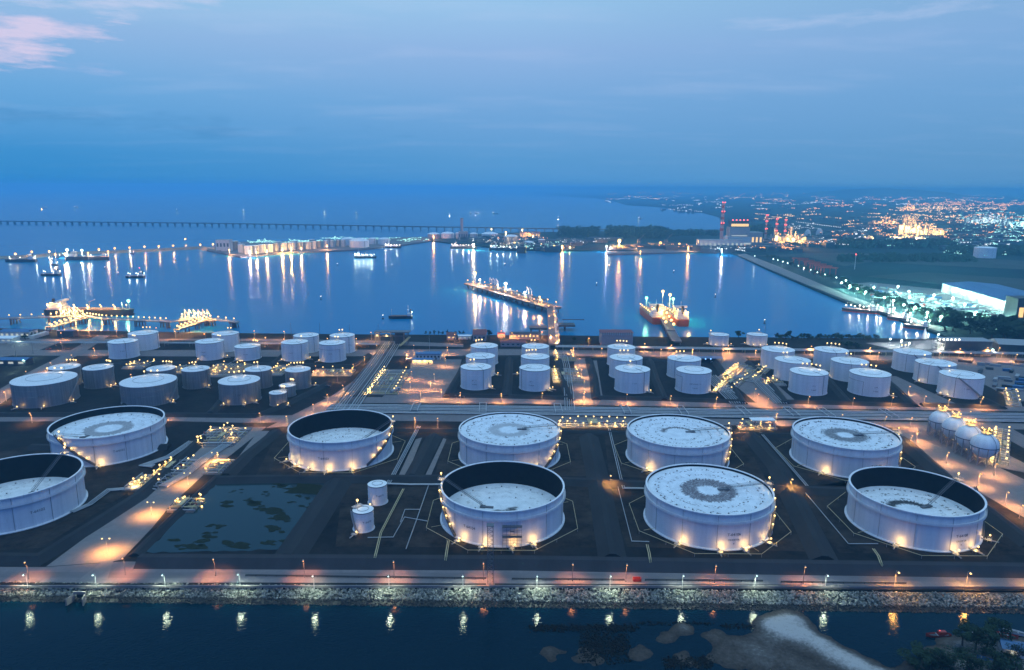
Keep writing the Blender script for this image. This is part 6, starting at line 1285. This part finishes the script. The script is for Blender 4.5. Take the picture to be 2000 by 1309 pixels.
rocks(9800, lambda r: (slope(r, .0, .70), r.choice((.26, .34, .42, .5, .6))), 'riprap', 'rock', 1)
rocks(3800, lambda r: (slope(r, .68, 1.06), r.choice((.28, .36, .42, .5))), 'wet_riprap', 'wetrock', 2)
p = G(152, 1166, -1.2); t = thing('drain_outfall', 'small concrete drain outfall with wing walls in the rock slope', 'outfall', p)
MB().box((0, 1.2, .9), (4.4, .5, 1.0)).build('head_wall', M['conc2'], t); MB().box((0, 1.5, -.4), (2.6, .2, 1.6)).build('pipe_mouth', M['black'], t)
for s in (-1, 1): MB().prism([(s*1.9, 1.2), (s*2.4, 1.2), (s*3.4, -2.4), (s*2.9, -2.4)], -2.2, .5).build('wing_wall', M['conc2'], t)
# sand spit, mud and tidal flats in the lower right
def flat_h(x, y):
    return 0
ctr = [(1545, 1212, 8.0, 1.9), (1505, 1222, 6.5, 1.7), (1530, 1232, 9, 2.0), (1560, 1240, 8, 1.9), (1600, 1262, 8, 1.9), (1640, 1285, 8, 1.9), (1500, 1250, 7, 1.15), (1680, 1305, 8, 1.8), (1460, 1258, 7, 1.1), (1540, 1290, 9, 1.12), (1720, 1325, 8, 1.7), (1600, 1320, 10, 1.1), (1490, 1300, 9, 1.0), (1760, 1345, 9, 1.6),
       (1335, 1228, 6.0, 1.25), (1300, 1245, 6, 1.1), (1400, 1245, 7, 1.15), (1420, 1285, 9, 1.15), (1340, 1290, 8, 1.05), (1250, 1275, 9, 1.0), (1150, 1285, 10, .98), (1070, 1275, 9, .93), (1480, 1275, 8, 1.1), (1850, 1252, 7, .9), (1880, 1262, 8, 1.2), (1930, 1262, 9, 1.4), (1960, 1285, 10, 1.5), (1850, 1290, 9, 1.2), (1800, 1310, 9, 1.2), (2010, 1270, 10, 1.5), (1900, 1310, 12, 1.5), (2000, 1320, 14, 1.5), (1820, 1272, 5, .7)]
ctr = [(G(u, v, CANZ), r, h) for u, v, r, h in ctr]
x0, x1, ya, yb = 5, 190, 175, 238; nx_, ny_ = 150, 64; V = []; rn = random.Random(4)
from mathutils import noise as mn
for j in range(ny_+1):
    for i in range(nx_+1):
        x, y = x0 + (x1-x0)*i/nx_, ya + (yb-ya)*j/ny_; z = -.75
        z += sqrt(sum(((h*.95)*math.exp(-((x-c.x)**2 + (y-c.y)**2)/(r*r)*1.1))**2 for c, r, h in ctr))
        z = min(z, 1.15 + .12*z) + .22*mn.noise(Vector((x*.25, y*.25, 0))) + .05*mn.noise(Vector((x*1.1, y*1.1, 3))); V.append((x, y, CANZ + z))
Fq = [(j*(nx_+1)+i, j*(nx_+1)+i+1, (j+1)*(nx_+1)+i+1, (j+1)*(nx_+1)+i) for j in range(ny_) for i in range(nx_)]
sm = bpy.data.materials.new('spit_sand'); sm.use_nodes = True; tt = sm.node_tree; b = tt.nodes['Principled BSDF']; b.inputs['Roughness'].default_value = .9; b.inputs['Specular IOR Level'].default_value = .15
g = tt.nodes.new('ShaderNodeNewGeometry'); sx = tt.nodes.new('ShaderNodeSeparateXYZ'); tt.links.new(g.outputs['Position'], sx.inputs[0])
nn_ = tt.nodes.new('ShaderNodeTexNoise'); nn_.inputs['Scale'].default_value = .8; nn_.inputs['Detail'].default_value = 10; nn_.inputs['Roughness'].default_value = .7; tt.links.new(g.outputs['Position'], nn_.inputs['Vector'])
ma = tt.nodes.new('ShaderNodeMath'); ma.operation = 'MULTIPLY_ADD'; ma.inputs[1].default_value = 1.5; tt.links.new(nn_.outputs[0], ma.inputs[0]); tt.links.new(sx.outputs[2], ma.inputs[2])
mr = tt.nodes.new('ShaderNodeMapRange'); mr.inputs[1].default_value = CANZ + .60; mr.inputs[2].default_value = CANZ + 2.05; tt.links.new(ma.outputs[0], mr.inputs[0])
cr = tt.nodes.new('ShaderNodeValToRGB'); e = cr.color_ramp.elements; e[0].color = (.022, .018, .015, 1); e[1].color = (.36, .34, .325, 1); e.new(.30).color = (.060, .048, .040, 1); e.new(.55).color = (.10, .09, .083, 1); e.new(.78).color = (.24, .222, .21, 1); tt.links.new(mr.outputs[0], cr.inputs[0]); tt.links.new(cr.outputs[0], b.inputs['Base Color'])
bp_ = tt.nodes.new('ShaderNodeBump'); bp_.inputs['Strength'].default_value = .5; bp_.inputs['Distance'].default_value = .4; tt.links.new(nn_.outputs[0], bp_.inputs['Height']); tt.links.new(bp_.outputs[0], b.inputs['Normal'])
struct('sand_bank', MB().add(V, Fq, True), sm)
def clump(u0, u1, v0, v1): return lambda r: (G(r.uniform(u0, u1) + r.gauss(0, 4), r.triangular(v0, v1), CANZ + .0) + Vector((0, 0, r.uniform(-.2, .25))), r.choice((.14, .2, .28, .45)))
rocks(1100, clump(1035, 1240, 1218, 1236), 'oyster_reef', 'reef', 6); rocks(2000, clump(1135, 1225, 1225, 1300), 'oyster_reef', 'reef', 7); rocks(1000, clump(1300, 1390, 1280, 1309), 'oyster_reef', 'reef', 8); rocks(220, clump(1240, 1390, 1214, 1222), 'oyster_reef', 'reef', 9); rocks(160, clump(1410, 1480, 1216, 1230), 'oyster_reef', 'reef', 10)
random.seed(51)
TR = 'dark leafy tree on the near bank at the lower right corner'
for u, v, h, r in ((1880, 1262, 8, 4.6), (1905, 1272, 8, 5), (1938, 1258, 9, 5.2), (1925, 1268, 8, 5), (1790, 1306, 7, 5), (1840, 1318, 8, 6), (1815, 1312, 7, 5), (1985, 1300, 7, 4), (1890, 1325, 8, 6), (1950, 1325, 8, 5)):
    tree(G(u, v, CANZ + 1.0), h, r, 3, TR, 'trees at the lower right corner', 1500, .42)
for k in range(40):
    u, v = random.uniform(1770, 1990), random.uniform(1275, 1320); tree(G(u, v, CANZ + .9), random.uniform(1.2, 2.5), random.uniform(1.2, 2.4), 3, 'low dark bush on the near bank at the lower right', 'bushes at the lower right corner', 420, .7)
def small_boat(label, c, rz, m, L=7):
    t = thing('rowing_boat', label, 'boat', c, rz); st = [(-.5, .55), (-.25, .95), (.1, 1), (.35, .7), (.5, .05)]; w = L*.13
    P = [(x*L, y*w*.75, 0) for x, y in st] + [(x*L, -y*w*.75, 0) for x, y in reversed(st)]; Q = [(x*L*1.03, y*w, .9 + (.4 if x > .4 else 0)) for x, y in st] + [(x*L*1.03, -y*w, .9 + (.4 if x > .4 else 0)) for x, y in reversed(st)]; n = len(P)
    MB().add(P + Q, [((i+1) % n, i, n+i, n+(i+1) % n) for i in range(n)] + [tuple(range(n-1, -1, -1))]).build('hull', M[m], t)
    MB().add([(x*.9, y*.85, .5) for x, y, z in P], [tuple(range(n-1, -1, -1))]).build('floor', M['dark'], t)
    for k in (-.25, .05): MB().box((k*L, 0, .72), (.35, w*1.8, .08)).build('thwart', M['steel2'], t)
    return t
t = small_boat('small red boat with a little cabin lying at the near bank', G(1832, 1243, CANZ), pi, 'red', 8.5); MB().box((-1.2, 0, 1.4), (2.6, 1.3, 1.3)).build('cabin', M['red'], t); obj('bulb', bulb_mesh('redb', .12), t, (-.4, 0, 2.3))
small_boat('white and blue boat drawn up right of the corner trees', G(1985, 1238, CANZ+.4), -.5, 'wallw', 8); small_boat('dark red boat beside the white one right of the corner trees', G(1965, 1243, CANZ+.3), -.4, 'red', 7); small_boat('dark boat between the corner trees and the canal', G(1905, 1237, CANZ+.2), .3, 'black', 6); small_boat('bluish boat lying among junk at the bottom right', G(1925, 1290, CANZ+1.1), -.6, 'blue', 5)
t = house('fisher_shack', 'small shack with pale blue roof and a lit doorway at the lower right', G(1982, 1275, CANZ+1.2), 8.5, 5.5, 2.6, 'wallw', 'blue', -.35, gable=1.1, wins=2); MB().box((-1.6, -2.82, 1.0), (1.0, .1, 1.6)).build('lit_doorway', M['litw'], t); light((-1.6, -3.6, 1.5), (1, .85, .5), 60, .2, t)
for u, v, r in ((1960, 1290, 1.5), (1935, 1300, .8), (1870, 1268, .5)): vehicle('small dark cart or van parked by the shack at the lower right', G(u, v, CANZ+1.2), r, 'dark', 3.6, 1.6, 'parked_van', 'van', group='vehicles by the shack')
# ------------------------------------------------------------------ sea air
hm = bpy.data.materials.new('sea_haze'); hm.use_nodes = True; t = hm.node_tree
t.nodes.remove(t.nodes['Principled BSDF']); pv = t.nodes.new('ShaderNodeVolumePrincipled')
pv.inputs['Color'].default_value = (.22, .67, .96, 1); pv.inputs['Density'].default_value = 1.5e-4; pv.inputs['Anisotropy'].default_value = 0.0
t.links.new(pv.outputs[0], [n for n in t.nodes if n.type == 'OUTPUT_MATERIAL'][0].inputs['Volume'])
hz = MB().box((0, 29000, 85.5), (122000, 64000, 191)).build('haze', hm); hz['kind'] = 'stuff'
